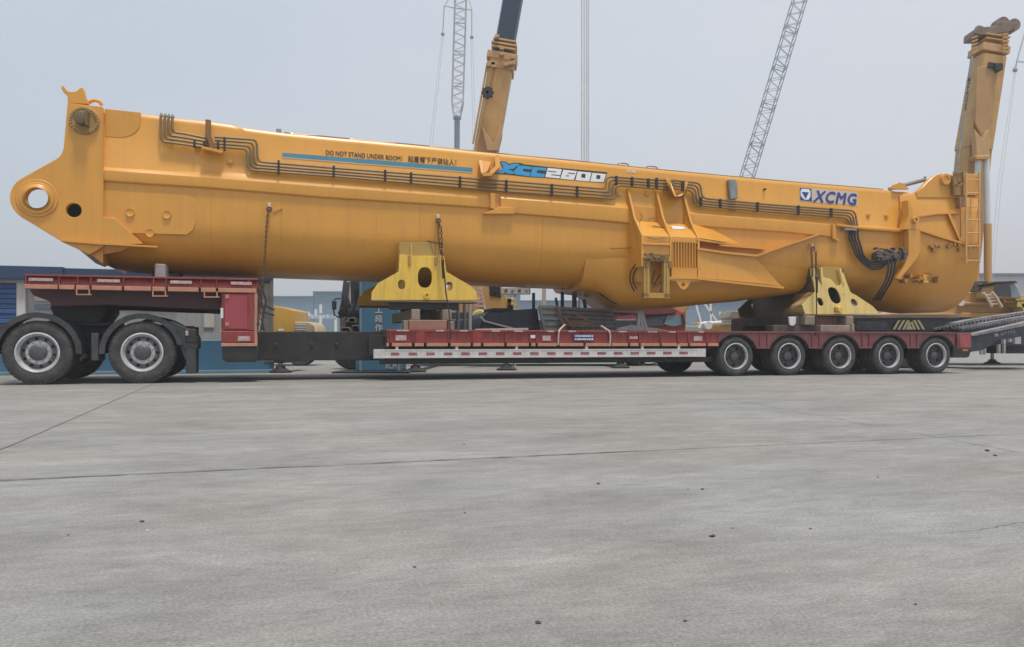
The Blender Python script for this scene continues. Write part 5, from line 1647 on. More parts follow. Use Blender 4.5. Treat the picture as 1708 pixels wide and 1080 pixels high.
for pts, lb in (([P3(942, 542, .3), P3(935, 549, .05), P3(932.5, 553, -.03), P3(931.5, 562, -.025), P3(931, 576, -.02)], 'pale rope hanging over the red rail left of the small blue plate'),
                ([P3(1003, 544, .3), P3(1012, 550, .05), P3(1016, 553, -.03), P3(1018, 562, -.025), P3(1017, 578, -.02)], 'pale rope hanging over the red rail right of the small blue plate')):
    solo(MB().tube(smooth_pts(pts), 0.018, 6), 'rope_end', M['palestrap'], lb, 'rope', tuple(pts[-1]), FT, 'ropes over the trailer rail')

# ------------------------------------------------------------------ loose gear on the deck
pk = thing('ribbed_panel', 'grey ribbed steel panels with rusty braces leaning together on the trailer deck', 'steel panels', (T(960, 1.4), 1.4, ZD), FT)
def ribbed(pts, v, m, n, th_=0.04):
    a, b, c, d = [P3(x, y, v) for x, y in pts]    # bl br tr tl
    mb = MB()
    dv = Vector((0, th_, 0))
    mb.hexa([a, b, c, d], [a + dv, b + dv, c + dv, d + dv])
    for k in range(n + 1):
        p, q = a.lerp(d, k / n), b.lerp(c, k / n)
        mb.beam(p + Vector((0, -.03, 0)), q + Vector((0, -.03, 0)), 0.06, 0.05, (0, 1, 0))
    for s_ in (0, 1):
        mb.beam(a.lerp(b, s_) + Vector((0, -.02, 0)), d.lerp(c, s_) + Vector((0, -.02, 0)), 0.05, 0.06, (0, 1, 0))
    return mb
ribbed([(908, 551), (940, 551), (930, 513), (899, 512)], 1.2, M['panel'], 4).build('panel', mat('panel_light', (0.30, 0.30, 0.285), 0.65, var=0.25, dirt=(0.16, 0.1, 0.07), dirt_amt=0.5), pk)
ribbed([(938, 551), (1028, 551), (1020, 519), (928, 514)], 1.45, M['panel'], 5).build('panel', M['panel'], pk)
ribbed([(940, 551), (1000, 551), (990, 522), (930, 520)], 0.95, M['panel'], 3, .02)
bz = MB()
for a, b in (((928, 512), (944, 551)), ((946, 538), (985, 541)), ((930, 540), (975, 545)), ((942, 528), (958, 548)), ((958, 522), (990, 540))):
    bz.beam(P3(*a, 1.1), P3(*b, 1.0), 0.05, 0.05)
bz.build('brace', M['rustbar'], pk)
for i, (x, y0, y1, lb) in enumerate(((890, 489, 512, 'leftmost thin dark stake behind the dark box'), (930, 497, 514, 'short dark leaning stake behind the ribbed panels'), (938, 487, 514, 'tall dark stake over the left of the ribbed panels'), (958, 486, 516, 'thickest tall dark stake over the ribbed panels'), (966, 490, 514, 'pale thin stake beside the thickest dark stake'), (977, 500, 517, 'dark leaning stake over the right of the ribbed panels'))):
    v = 1.75
    q = MB()
    lean = -3 if i in (1, 5) else 0
    q.tube([(T(x, v), v, ZD), (T(x, v), v, ZP(x, y1, v)), (T(x + lean, v), v, ZP(x, y0, v))], [.035, .03, .04, .055, .02, .04][i], 8)
    solo(q, 'stake', M['white'] if i == 4 else M['navy'], lb, 'stake', (T(x, v), v, ZD), FT, 'stakes standing on the deck')
bx = thing('equipment_box', 'low dark blue-black box lying on the deck left of the ribbed panels', 'box', (T(850, 1.6), 1.6, ZD), FT)
MB().prism(poly_px([(800, 551), (806, 530), (815, 521), (842, 519.5), (858, 517.5), (897, 515), (901, 551)], 1.5), 1.5, 2.6).build('casing', M['navy'], bx, bevel=0.02)
MB().prism(poly_px([(823, 514), (834, 514.5), (850, 514), (856, 517), (858, 519), (822, 520.5)], 1.6), 1.6, 2.4).build('lid', M['black'], bx, bevel=0.01)
lt = MB()
lt.beam(P3(808, 536, 1.45), P3(855, 548, 1.4), 0.05, 0.035)
lt.beam(P3(808, 536, 1.45), P3(801, 528, 1.45), 0.05, 0.04)
lt.build('drawbar', M['guard'], bx)
bl = MB().beam(P3(792, 550.5, .35), P3(880, 549, .35), 0.09, 0.04)
solo(bl, 'plank', M['palestrap'], 'long pale plank lying on the deck in front of the dark box', 'plank', tuple(P3(836, 552, .35)), FT)
tarp = MB()
tarp.hexa([P3(1028, 551, 1.3), P3(1118, 552, 1.3), P3(1100, 549.5, 1.3), P3(1050, 543, 1.3), P3(1030, 548, 1.3)], [P3(1028, 551, 1.9), P3(1118, 552, 1.9), P3(1100, 549, 1.9), P3(1054, 542, 1.9), P3(1032, 547, 1.9)])
solo(tarp, 'folded_tarpaulin', M['guard'], 'pale folded tarpaulin on the deck in front of the red truck cab', 'tarpaulin', tuple(P3(1075, 552, 1.6)), FT)
tre = MB()
for a, b in (((1066, 521), (1064.5, 549)), ((1068, 521), (1072, 549)), ((1071, 521), (1078, 549)), ((1061, 521), (1073, 521))):
    tre.beam(P3(*a, 1.5), P3(*b, 1.5), 0.05, 0.05)
solo(tre, 'trestle', M['white'], 'narrow white trestle standing on the deck before the red truck cab', 'trestle', tuple(P3(1068, 550, 1.5)), FT)
#PART5
# ------------------------------------------------------------------ background, nearest first
def wbox(mb, x0, x1, y0, y1, d0, d1):
    a, b = W3(x0, y1, d0), W3(x1, y0, d0)
    return mb.box(a.x, b.x, d0, d1, max(a.z, 0.0), b.z)
def wpoly(mb, pts, d0, d1):
    return mb.hexa([W3(x, y, d0) for x, y in pts], [W3(x, y, d0) + Vector((0, d1 - d0, 0)) for x, y in pts])

# blue site cabin at the left, parallel to the trailer
vC_ = 4.97
cab = thing('site_cabin', 'long pale site cabin with dark blue roof edge and blue lower wall, behind the truck', 'cabin', (T(250, vC_), vC_, 0), FT)
def cbox(q, x0, x1, y0, y1, d0, d1, xr_=456):
    """heights read at the cabin's right end so that every course runs level"""
    za, zb__ = HC - (y1 - YH) / F * YC_, HC - (y0 - YH) / F * YC_
    return q.box(T(x0, vC_), T(x1, vC_), vC_ + d0, vC_ + d1, max(0.0, za), zb__)
YC_ = Z0 + T(400, vC_) * sP + vC_ * cP
cbox(MB(), -190, 455, 468, 568, 0, 2.6).build('wall', M['cabinwall'], cab)
q = MB(); cbox(q, -190, 457, 568, 617, -.06, 2.66); q.build('lower_wall', M['blue'], cab, bevel=.01)
q = MB(); cbox(q, -192, 458, 617, 624, -.10, 2.7); q.build('base_strip', mat('cabin_base', (0.16, 0.30, 0.40), 0.6, var=0.1), cab, bevel=.01)
def zrow(x, y):
    return P(x, y, vC_)[1]
q = MB()
q.box(T(-190, vC_), T(110, vC_), vC_ - .25, vC_ + 2.8, zrow(60, 468), zrow(60, 446))
q.box(T(110.2, vC_), T(300, vC_), vC_ - .2, vC_ + 2.75, zrow(60, 468), zrow(60, 447.5))
q.box(T(300, vC_), T(456, vC_), vC_ - .1, vC_ + 2.7, zrow(456, 470), zrow(456, 463))
q.build('roof', M['bluedark'], cab, bevel=.01)
q = MB(); cbox(q, 30, 45, 470, 568, -.12, -.001); q.build('corner_post', M['white'], cab, bevel=.01)
q = MB(); cbox(q, -190, 44, 470, 480, -.14, -.121); q.build('fascia', M['cabinwall'], cab, bevel=.005)
q = MB()
for k in range(11):
    y = 482 + k * 7.7
    cbox(q, -190, 29.5, y, y + 6.5, -.07 - .02 * (k % 2), -.003)
q.build('shutter', M['shutter'], cab, bevel=.006)
for x0, x1, y0, y1, m_ in ((58, 84, 500, 507, 'white'), (58, 90, 512, 520, 'glasspale'), (172, 186, 506, 516, 'white'), (340, 357, 524, 547, 'white'), (192, 262, 507, 517, 'white')):
    q = MB(); cbox(q, x0, x1, y0, y1, -.03, -.002); q.build('notice_board', M[m_], cab, bevel=.005)
for x in range(96, 455, 24):
    q = MB(); cbox(q, x, x + 1.3, 471, 568, -.02, -.001); q.build('cladding_rib', M['cabinwall'], cab)
q = MB(); cbox(q, 441, 452, 472, 604, -.08, -.001); cbox(q, 450, 456, 466, 604, -.10, -.001); q.build('end_post', M['steel'], cab, bevel=.01)

# blue totem sign on its base
dT = 19.2
to = thing('totem_sign', 'tall blue totem sign with white vertical Chinese lettering, standing on a blue base', 'sign', (W3(628, 0, dT).x, dT, 0))
q = MB(); wbox(q, 598.5, 664, 440, 598, dT, dT + 0.55); q.build('panel', M['totem'], to, bevel=0.015)
q = MB(); wbox(q, 600.5, 603, 440, 597, dT - 0.02, dT - .001); q.build('edge_strip', mat('sign_edge', (0.30, 0.42, 0.50), 0.4), to)
q = MB()
wbox(q, 593, 668, 598, 619.5, dT - 0.25, dT + 0.8)
q.build('base', M['totem'], to, bevel=0.02)
for x in (599, 663):
    q = MB()
    wbox(q, x, x + 4, 599, 619, dT - 0.29, dT - 0.25)
    q.build('base_rib', mat('sign_edge', (0.30, 0.42, 0.50)), to)
for ch_, y0, y1 in (('工', 511, 522), ('段', 526, 538), ('作', 541, 552)):
    c = [W3(x, y, dT - .006) for x, y in ((625.5, y1), (638, y1), (638, y0), (625.5, y0))]
    text_quad(ch_, *c, bold=0.02).build('lettering', M['letterwhite'], to)
c = [W3(x, y, dT - .256) for x, y in ((642, 615), (661, 615), (661, 606), (642, 606))]
text_quad('XCM', *c, bold=0.02).build('lettering', M['letterwhite'], to)
q = MB(); wbox(q, 553, 682, 620.5, 624.5, 18.5, 20.4)
solo(q, 'steel_plate', M['black'], 'dark steel ground plate lying under the blue totem sign', 'plate', (W3(615, 0, 19.2).x, 19.2, 0), bevel=0.004)
q = MB(); wbox(q, 640, 690, 605, 608.5, 17.9, 18.4)
for x in (645, 683):
    q.box(W3(x, 0, 18.1).x - .04, W3(x, 0, 18.1).x + .04, 18.05, 18.2, 0, W3(0, 608, 18.1).z + .01)

# no-entry notice on a post
dN = 21.0
no = thing('notice_sign', 'small white notice board with black Chinese lettering on a thin grey post', 'sign', (W3(858.5, 0, dN).x, dN, 0))
q = MB(); wbox(q, 835, 884.5, 480, 491, dN, dN + 0.04); q.build('board', M['guard'], no, bevel=0.006)
q = MB()
for a, b in (((835, 491), (884, 491)), ((884, 479), (884, 491)), ((835, 479), (835, 491))):
    q.beam(W3(*a, dN - .01), W3(*b, dN - .01), 0.025, 0.025)
q.build('frame', M['steel'], no)
for k, ch_ in enumerate('禁止驶入'):
    x = 841 + k * 11.3
    c = [W3(*p, dN - .006) for p in ((x, 488), (x + 5.5, 488), (x + 5.5, 482.5), (x, 482.5))]
    text_quad(ch_, *c, bold=0.02).build('lettering', M['letterdark'], no)
q = MB(); pz = W3(858.5, 491, dN); q.tube([(pz.x, dN + .02, 0), (pz.x, dN + .02, pz.z)], 0.03, 8)
q.build('post', M['guard'], no)

# ------------------------------------------------------------------ mobile cranes behind the trailer
def outrigger(parent, px, py, top_y, back, wide=1.0):
    g_ = G(px, py)
    d = g_.y
    q = MB()
    q.lathe([(0.001, 0.0), (0.26 * wide, 0.0), (0.26 * wide, 0.035), (0.13 * wide, 0.10), (0.10 * wide, 0.16), (0.001, 0.16)], (g_.x, d, 0.0), 'z', 4 if wide > 1 else 16)
    pad = q.build('outrigger_pad', M['black'], parent)
    zt_ = W3(px, top_y, d).z
    q = MB()
    q.tube([(g_.x, d, 0.14), (g_.x, d, zt_ - .1)], 0.055, 10)
    q.build('jack', M['rope'], parent)
    q = MB()
    q.box(g_.x - 0.13, g_.x + 0.13, d - 0.12, d + back, zt_ - 0.14, zt_ + 0.16)
    q.build('outrigger_beam', M['navy'], parent, bevel=0.02)

def box_boom(parent, a, b, wa, wb, m, dep=None, name='boom_section', chamfer=0.22):
    """octagonal boom section between two points; widths across the picture"""
    a, b = Vector(a), Vector(b)
    d = (b - a).normalized()
    x = Vector((1, 0, 0)) - d * d.x
    x.normalize()
    y = d.cross(x).normalized()
    rings = []
    for p, w in ((a, wa), (b, wb)):
        h = w * (dep or 1.15)
        c = w * chamfer
        o = [(-w / 2 + c * .3, -h / 2), (w / 2 - c * .3, -h / 2), (w / 2, -h / 2 + c), (w / 2, h / 2 - c), (w / 2 - c, h / 2), (-w / 2 + c, h / 2), (-w / 2, h / 2 - c), (-w / 2, -h / 2 + c)]
        rings.append([p + x * i + y * j for i, j in o])
    q = MB()
    q.loft(rings)
    return q.build(name, m, parent, smooth=0.3)

# crane A: boom rising behind the middle of the load
dA = 26.0
cA = thing('mobile_crane', 'big mobile crane behind the load, orange boom collar with dark blue inner boom leaning right', 'crane', (W3(800, 0, dA).x, dA, 0))
q = MB()
wbox(q, 690, 1062, 533, 566, dA - 1.4, dA + 1.4)
wbox(q, 700, 830, 520, 534, dA - 1.3, dA + 1.3)
q.build('carrier', M['navy'], cA, bevel=0.03)
for x in (705, 745, 890, 930, 1000, 1040):
    for s_ in (-1, 1):
        c = W3(x, 0, dA - 1.35 if s_ < 0 else dA + 1.35)
        q = MB()
        q.lathe([(0.25, s_ * -0.2), (0.30, 0), (0.55, s_ * 0.02), (0.60, s_ * -.05), (0.60, s_ * -0.4), (0.25, s_ * -0.4)], (c.x, c.y, 0.78), n=28)
        q.lathe([(0.001, s_ * -.06), (0.27, s_ * -.08), (0.29, s_ * -0.02)], (c.x, c.y, 0.78), n=20)
        q.build('wheel', M['tyre'], cA)
for px, py in ((693, 621), (845, 618), (1035, 614.5)):
    outrigger(cA, px, py, 596, dA - G(px, py).y - 1.0)
for px in (720, 850, 1010):
    c = W3(px, 0, dA + 4.5)
    q = MB().lathe([(0.001, 0.0), (0.3, 0.0), (0.3, 0.04), (0.1, 0.15), (0.06, 0.16), (0.06, 0.9)], (c.x, c.y, 0), 'z', 12)
    q.build('outrigger_pad', M['black'], cA)
q = MB()
q.box(W3(830, 0, 20.4).x - .32, W3(830, 0, 20.4).x - .27, 20.3, 20.4, .05, .5) if False else None
wbox(q, 757, 862, 497, 533, dA - 1.2, dA + 1.2)
wbox(q, 780, 824, 470, 500, dA - 0.9, dA - 0.55)
wbox(q, 780, 824, 470, 500, dA + 0.55, dA + 0.9)
q.build('superstructure', M['crane'], cA, bevel=0.04)
q = MB()
wpoly(q, [(806, 519), (801, 500), (803, 470), (835, 470), (846, 498), (846, 516)], dA - 2.6, dA - 1.25)
co = q.build('operator_cab', M['crane'], cA, bevel=0.03)
q = MB(); wpoly(q, [(817, 494), (816, 473), (834, 473), (836, 497)], dA - 2.63, dA - 2.601); q.build('window', M['glass'], co, bevel=0.005)
q = MB()
for k in range(6):
    y = 482 + k * 7
    q.beam(W3(789 + k * 0.8, y, dA - 3.0), W3(803 + k * 1.0, y + 1, dA - 3.0), 0.12, 0.05)
q.beam(W3(787, 478, dA - 3.02), W3(795, 524, dA - 3.02), 0.05, 0.05)
q.beam(W3(801, 478, dA - 3.02), W3(811, 522, dA - 3.02), 0.06, 0.06)
q.build('ladder', M['palestrap'], cA)
q = MB(); wpoly(q, [(786, 527), (790, 520), (802, 516), (809, 521), (803, 527)], dA - 3.2, dA - 2.7)
q.build('work_lamp', mat('lamp_yellow', (0.62, 0.55, 0.18), 0.4), cA, bevel=0.03)
q = MB()
random.seed(21)
for k in range(14):
    x, y = random.uniform(842, 857), random.uniform(500, 517)
    p = W3(x, y, dA - 1.8)
    q.box(p.x - random.uniform(.04, .15), p.x + random.uniform(.04, .15), p.y, p.y + .5, p.z - random.uniform(.03, .12), p.z + random.uniform(.03, .1))
q.build('engine_gear', M['amber'] if False else mat('gear_yellow', (0.58, 0.44, 0.14), 0.5, var=0.5, scale=5), cA, bevel=0.01)
pa, pb = W3(768, 500, dA), W3(838.0, 100, dA)
wA = 41.0 / F * dA
box_boom(cA, pa, pb, wA * 1.0, wA * 0.98, M['crane'], 1.1)
dA_dir = (pb - pa).normalized()
tip = pa + dA_dir * (29.5)
box_boom(cA, pb - dA_dir * 1, pb + dA_dir * 9, wA * 0.80, wA * 0.78, M['craneblue'], 1.1, 'inner_boom')
box_boom(cA, pb + dA_dir * 8.9, tip, wA * 0.66, wA * 0.62, M['craneblue'], 1.1, 'inner_boom')
q = MB()
xl_ = Vector((1, 0, 0)) - dA_dir * dA_dir.x; xl_.normalize()
for k, (off, w, h) in enumerate(((-0.35, 1.10, 0.16), (-0.02, 1.22, 0.22), (0.24, 0.98, 0.07), (0.36, 1.04, 0.07), (0.48, 0.94, 0.06))):
    c = pb + dA_dir * off
    hw = wA * w / 2
    q.beam(c - xl_ * hw, c + xl_ * hw, wA * 1.15, h, dA_dir)
random.seed(8)
for k in range(10):
    c = pb + dA_dir * random.uniform(-.45, .5) + xl_ * random.uniform(-.55, .55) * wA + Vector((0, -wA * .7, 0))
    q.box(c.x - .07, c.x + .07, c.y - .05, c.y + .1, c.z - .05, c.z + .06)
q.build('boom_collar', mat('collar_tan', (0.52, 0.32, 0.14), 0.5, var=0.2), cA, bevel=0.012)
q = MB()
lft = lambda p, k: p - xl_ * wA * k + Vector((0, -wA * 0.42, 0))
q.beam(lft(pa, .47), lft(pb - dA_dir * 4.1, .5), 0.10, 0.5, (0, 1, 0))
q.beam(lft(pb - dA_dir * 2.9, .55), lft(pb - dA_dir * .3, .54), 0.06, 0.06)
q.beam(lft(pb - dA_dir * 3.6, .38) + Vector((0, -.18, 0)), lft(pb - dA_dir * .3, .30) + Vector((0, -.18, 0)), 0.04, 0.04)
q.build('side_rail', M['crane_tan'], cA)
q = MB()
c = W3(813.5, 156, dA - .65)
q.lathe([(0.05, -.12), (0.17, -.12), (0.17, .0), (0.05, .0)], tuple(c), n=16)
for k in range(8):
    an = k * math.pi / 4
    q.beam(c + Vector((0, -.06, 0)), c + Vector((.2 * math.cos(an), -.06, .2 * math.sin(an))), 0.05, 0.05)
q.build('cable_reel', M['hose'], cA)
q = MB()
for pts in ([(803, 209), (808, 217), (822, 240), (833, 213), (838, 206), (838, 228), (832, 252), (812, 252)],):
    wpoly(q, pts, dA - 0.62, dA - 0.50)
q.build('boom_gusset', mat('collar_tan', (0.52, 0.32, 0.14)), cA, bevel=0.02)
q = MB()
la, lb_ = W3(826, 500, dA), W3(822, 245, dA)
q.tube([la, la.lerp(lb_, .5)], 0.20, 12)
q.tube([la.lerp(lb_, .5), lb_], 0.13, 12)
q.build('lift_cylinder', M['steel'], cA)
hd = MB()
for k in range(4):
    c = tip + Vector((0.45, -.3 + .2 * k, -.1))
    hd.lathe([(0.05, -.04), (0.36, -.04), (0.40, -.06), (0.40, .06), (0.36, .04), (0.05, .04)], tuple(c), n=20)
hd.beam(tip - dA_dir * .6, tip + dA_dir * .5, .9, .9)
hd.build('boom_head', M['craneblue'], cA)
rp = MB()
for x in (970.3, 974.5, 978.5, 981.7):
    a = W3(x, 0, dA - .3)
    rp.tube([(a.x, dA - .3, 6.2), (a.x, dA - .3, tip.z - .1)], 0.021, 5)
rp.build('hoist_rope', M['rope'], cA)
hb = MB()
hx_ = W3(976, 0, dA).x
hb.prism([(hx_ - .25, 6.3), (hx_ + .25, 6.3), (hx_ + .3, 5.6), (hx_ + .1, 5.2), (hx_ - .1, 5.2), (hx_ - .3, 5.6)], dA - .5, dA - .1)
hb.tube([(hx_, dA - .3, 5.3), (hx_, dA - .3, 4.95), (hx_ + .15, dA - .3, 4.75), (hx_ + .02, dA - .3, 4.6), (hx_ - .14, dA - .3, 4.75)], 0.06, 8)
hb.build('hook_block', M['yellow'], cA)

# crane C: the one at the right with its boom near upright
dR = 27.0
cC = thing('mobile_crane', 'orange mobile crane at the right edge, boom near upright with steel lift cylinders', 'crane', (W3(1650, 0, dR).x, dR, 0))
q = MB()
wpoly(q, [(1515, 523), (1560, 506), (1605, 488), (1645, 486.5), (1660, 497), (1708, 500), (1760, 505), (1770, 523)], dR - 1.3, dR + 1.3)
q.build('superstructure', M['crane_tan'], cC, bevel=0.03)
q = MB()
wbox(q, 1500, 1800, 522, 530, dR - 1.45, dR + 1.45)
wbox(q, 1600, 1715, 504, 509, dR - 1.42, dR - 1.30)
q.build('deck_edge', M['crane'], cC, bevel=0.02)
q = MB()
wbox(q, 1440, 1860, 530, 566, dR - 1.3, dR + 1.3)
q.build('carrier', M['navy'], cC, bevel=0.03)
for x in (1480, 1530, 1820, 1870):
    for s_ in (-1, 1):
        c = W3(x, 0, dR - 1.3 if s_ < 0 else dR + 1.3)
        q = MB()
        q.lathe([(0.001, s_ * -.08), (0.25, s_ * -0.1), (0.30, 0), (0.53, s_ * 0.02), (0.58, s_ * -.05), (0.58, s_ * -0.4), (0.25, s_ * -0.4)], (c.x, c.y, 0.62), n=28)
        q.build('wheel', M['tyre'], cC)
outrigger(cC, 1655, 607.5, 575, dR - G(1655, 607.5).y + 0.5)
q = MB()
wpoly(q, [(1655, 497), (1655, 478), (1664, 472), (1692, 471), (1700, 480), (1706, 498)], dR - 2.2, dR - 1.0)
co = q.build('operator_cab', M['crane_tan'], cC, bevel=0.04)
q = MB(); wpoly(q, [(1659, 494), (1659, 479), (1666, 475), (1683, 475), (1686, 496)], dR - 2.23, dR - 2.201); q.build('window', M['glass'], co)
q = MB(); wpoly(q, [(1687, 496), (1685, 475), (1691, 474), (1698, 481), (1703, 497)], dR - 2.23, dR - 2.201); q.build('window', M['glasspale'], co)
q = MB(); wpoly(q, [(1652, 473), (1663, 470), (1694, 469), (1698, 472), (1664, 473)], dR - 2.3, dR - 1.0); q.build('roof', M['black'], co)
q = MB()
for pts in ([(1640, 489), (1646, 497), (1654, 512)], [(1655, 488), (1662, 497), (1671, 513)]):
    q.tube([W3(x, y, dR - 2.4) for x, y in pts], 0.045, 8)
for k in range(4):
    q.beam(W3(1644 + 3 * k, 492 + 5 * k, dR - 2.38), W3(1659 + 3 * k, 492 + 5 * k, dR - 2.38), .05, .05)
q.build('access_ladder', mat('ladder_pale', (0.62, 0.46, 0.33), 0.5), cC)
q = MB()
random.seed(4)
for k in range(16):
    x, y = random.uniform(1626, 1660), random.uniform(474, 487)
    p = W3(x, y, dR - 1.3)
    q.box(p.x - random.uniform(.04, .16), p.x + random.uniform(.04, .16), p.y - .3, p.y + .3, p.z - random.uniform(.03, .12), p.z + random.uniform(.03, .12))
q.build('winch_gear', mat('gear_dark', (0.13, 0.11, 0.08), 0.5, var=0.5, scale=5), cC, bevel=0.01)
q = MB()
for k in range(14):
    x, y = random.uniform(1694, 1730), random.uniform(496, 518)
    p = W3(x, y, dR - 1.7)
    q.box(p.x - random.uniform(.03, .2), p.x + random.uniform(.03, .2), p.y - .2, p.y + .3, p.z - random.uniform(.03, .1), p.z + random.uniform(.03, .1))
q.build('engine_gear', mat('gear_yellow', (0.58, 0.44, 0.14)), cC, bevel=0.01)
lampw = MB().cyl((W3(1602, 505, dR - 1.5).x, dR - 1.55, W3(0, 505, dR - 1.5).z), 0.11, 0.1)
lampw.build('work_lamp', M['white'], cC)
ra, rb_ = W3(1604, 440, dR), W3(1647, 100, dR)
wR = 45.0 / F * dR
box_boom(cC, ra, W3(1623, 250, dR), wR * .92, wR * 0.95, M['crane_tan'], 1.1)
box_boom(cC, W3(1622, 252, dR), rb_, wR * .98, wR * 0.92, M['crane_tan'], 1.15)
dd_ = (rb_ - W3(1622, 252, dR)).normalized()
xr_ = Vector((1, 0, 0)) - dd_ * dd_.x; xr_.normalize()
q = MB()
for k, (off, w, h) in enumerate(((0.24, 1.02, 0.25), (0.52, 0.86, 0.05), (0.66, 0.90, 0.05))):
    c = rb_ + dd_ * off
    q.beam(c - xr_ * wR * w / 2, c + xr_ * wR * w / 2, wR * 1.0, h, dd_)
q.beam(rb_ + dd_ * .0, rb_ + dd_ * 0.95, wR * .60, wR * .7)
q.build('boom_collar', mat('collar_tan', (0.52, 0.32, 0.14)), cC, bevel=0.015)
q = MB()
wpoly(q, [(1630, 58), (1631, 46), (1636, 42), (1642, 45), (1662, 43), (1665, 58)], dR - .42, dR + .42)
wpoly(q, [(1626, 56), (1629, 44), (1634, 41), (1636, 46), (1633, 58)], dR - .5, dR - .38)
wpoly(q, [(1660, 56), (1660, 42), (1668, 35), (1676, 36), (1690, 38), (1699, 38), (1694, 45), (1682, 54)], dR - .32, dR - .22)
wpoly(q, [(1660, 56), (1660, 42), (1668, 35), (1676, 36), (1690, 38), (1699, 38), (1694, 45), (1682, 54)], dR + .22, dR + .32)
for c_ in (W3(1668, 42, dR), W3(1686, 45, dR)):
    for o_ in (-.15, 0, .15):
        q.lathe([(0.03, -.05), (.17, -.05), (.21, -.06), (.21, .06), (.17, .05), (0.03, .05)], (c_.x, c_.y + o_, c_.z), n=18)
for y_ in (61, 66):
    q.beam(W3(1629, y_, dR), W3(1672, y_ - 2, dR), .5, .04)
q.build('boom_head', mat('head_brown', (0.22, 0.16, 0.12), 0.5, var=0.4, scale=3), cC, bevel=0.03)
q = MB()
for y in (58, 64, 70, 76, 82):
    q.beam(W3(1672, y, dR - .6), W3(1681, y - 1, dR - .6), .07, .05)
    q.beam(W3(1621, y + 6, dR - .6), W3(1630, y + 3, dR - .6), .07, .05)
q.beam(W3(1680, 58, dR - .6), W3(1680, 84, dR - .6), .05, .05)
q.build('head_railing', M['crane_tan'], cC)
q = MB()
q.beam(W3(1616, 136, dR - .66), W3(1621, 95, dR - .66), .06, .06)
q.beam(W3(1613, 134, dR - .66), W3(1619, 136, dR - .66), .06, .06)
q.beam(W3(1622, 95, dR - .66), W3(1595, 290, dR - .66), .05, .05)
q.build('side_rail', M['steel'], cC)
q = MB()
c = W3(1667, 111, dR - .8)
q.box(c.x - .12, c.x + .12, c.y, c.y + .5, c.z - .1, c.z + .1)
q.beam(W3(1648, 108, dR - .7), W3(1668, 112, dR - .7), .06, .16)
q.build('cable_reel', M['hose'], cC)
q = MB(); wpoly(q, [(1631, 112), (1660, 108), (1655, 200), (1640, 232), (1626, 205)], dR - .66, dR - .60); q.build('boom_web', mat('web_brown', (0.45, 0.26, 0.10), 0.5, var=0.1), cC, bevel=0.02)
q = MB(); wpoly(q, [(1625, 215), (1640, 232), (1647, 216), (1650, 216), (1651, 262), (1629, 262)], dR - .85, dR - .60); q.build('boom_gusset', mat('collar_tan', (0.52, 0.32, 0.14)), cC, bevel=0.02)
q = MB()
for x, x2 in ((1632, 1627), (1645, 1647)):
    q.tube([W3(x, 262, dR - .75), W3(x2, 375, dR - .75)], 0.09, 12)
q.build('lift_rod', M['rope'], cC)
q = MB()
for x2 in (1627, 1647.5):
    q.tube([W3(x2, 374, dR - .75), W3(x2, 476, dR - .75)], 0.115, 12)
q.build('lift_cylinder', M['crane'], cC)
q = MB()
wpoly(q, [(1625, 260), (1652, 259), (1652, 264), (1646, 266), (1629, 266)], dR - .95, dR - .6)
q.build('cylinder_mount', M['crane_tan'], cC, bevel=0.02)
for s_, (ya, yb) in (('XCMG', (130, 185)),):
    xa_ = lambda y: 1618.5 - (y - 130) * 0.126
    c = [W3(xa_(yb) + .3, yb, dR - .70), W3(xa_(ya) + .3, ya, dR - .70), W3(xa_(ya) - 3.6, ya, dR - .70), W3(xa_(yb) - 3.6, yb, dR - .70)]
    if s_ == 'QY25K' or True:
        text_quad(s_, *c, bold=0.02).build('lettering', M['letterdark'], cC)

# dark low loader with raised ramps under crane C
dL = 22.6
ll = thing('ramp_trailer', 'dark blue low loader with sloping loading ramps and yellow chevron board, behind the trailer tail', 'trailer', (W3(1560, 0, dL).x, dL, 0))
q = MB()
wbox(q, 1424, 1575, 531, 556, dL, dL + 2.6)
wbox(q, 1428, 1480, 537, 552, dL - .03, dL)
q.build('rear_body', M['navy'], ll, bevel=0.02)
q = MB()
wbox(q, 1424, 1600, 525, 531, dL - .05, dL + 2.6)
q.build('deck_edge', mat('dusty_deck', (0.25, 0.19, 0.15), 0.7, var=0.3), ll, bevel=0.01)
q = MB(); wpoly(q, [(1488, 551), (1497, 533), (1541, 533), (1546, 551)], dL - .06, dL - .031); cb_ = q.build('chevron_board', M['black'], ll)
q = MB()
for i, (a, b) in enumerate(((1489, 1497), (1497, 1505), (1505, 1512), (1511, 1516.5))):
    wpoly(q, [(a, 550), (a + 4, 550), (b + 5, 534.5), (b + 1, 534.5)], dL - .066, dL - .061)
for i, (a, b) in enumerate(((1543, 1535), (1535, 1528), (1528, 1522))):
    wpoly(q, [(a - 4, 550), (a, 550), (b - 1, 534.5), (b - 5, 534.5)], dL - .066, dL - .061)
wpoly(q, [(1511, 550), (1523, 550), (1517, 540)], dL - .0665, dL - .061)
q.build('chevron', mat('chevron_yellow', (0.55, 0.48, 0.27), 0.5), cb_)
def ramp(pts, d0, d1, name='ramp'):
    q = MB(); wpoly(q, pts, d0, d1)
    o = q.build(name, M['navy'], ll, bevel=0.015)
    return o
lip = mat('worn_steel_edge', (0.27, 0.26, 0.27), 0.6, var=0.4, scale=4, dirt=(0.1, .08, .08), dirt_amt=.6)
r1 = ramp([(1556, 556), (1556, 548), (1625, 533), (1730, 518), (1730, 527), (1640, 540), (1580, 556)], dL, dL + .5)
q = MB(); wpoly(q, [(1556, 547.5), (1625, 532.5), (1730, 517.5), (1730, 521.5), (1625, 536.5), (1556, 550)], dL - .03, dL + .52); q.build('ramp_edge', lip, r1)
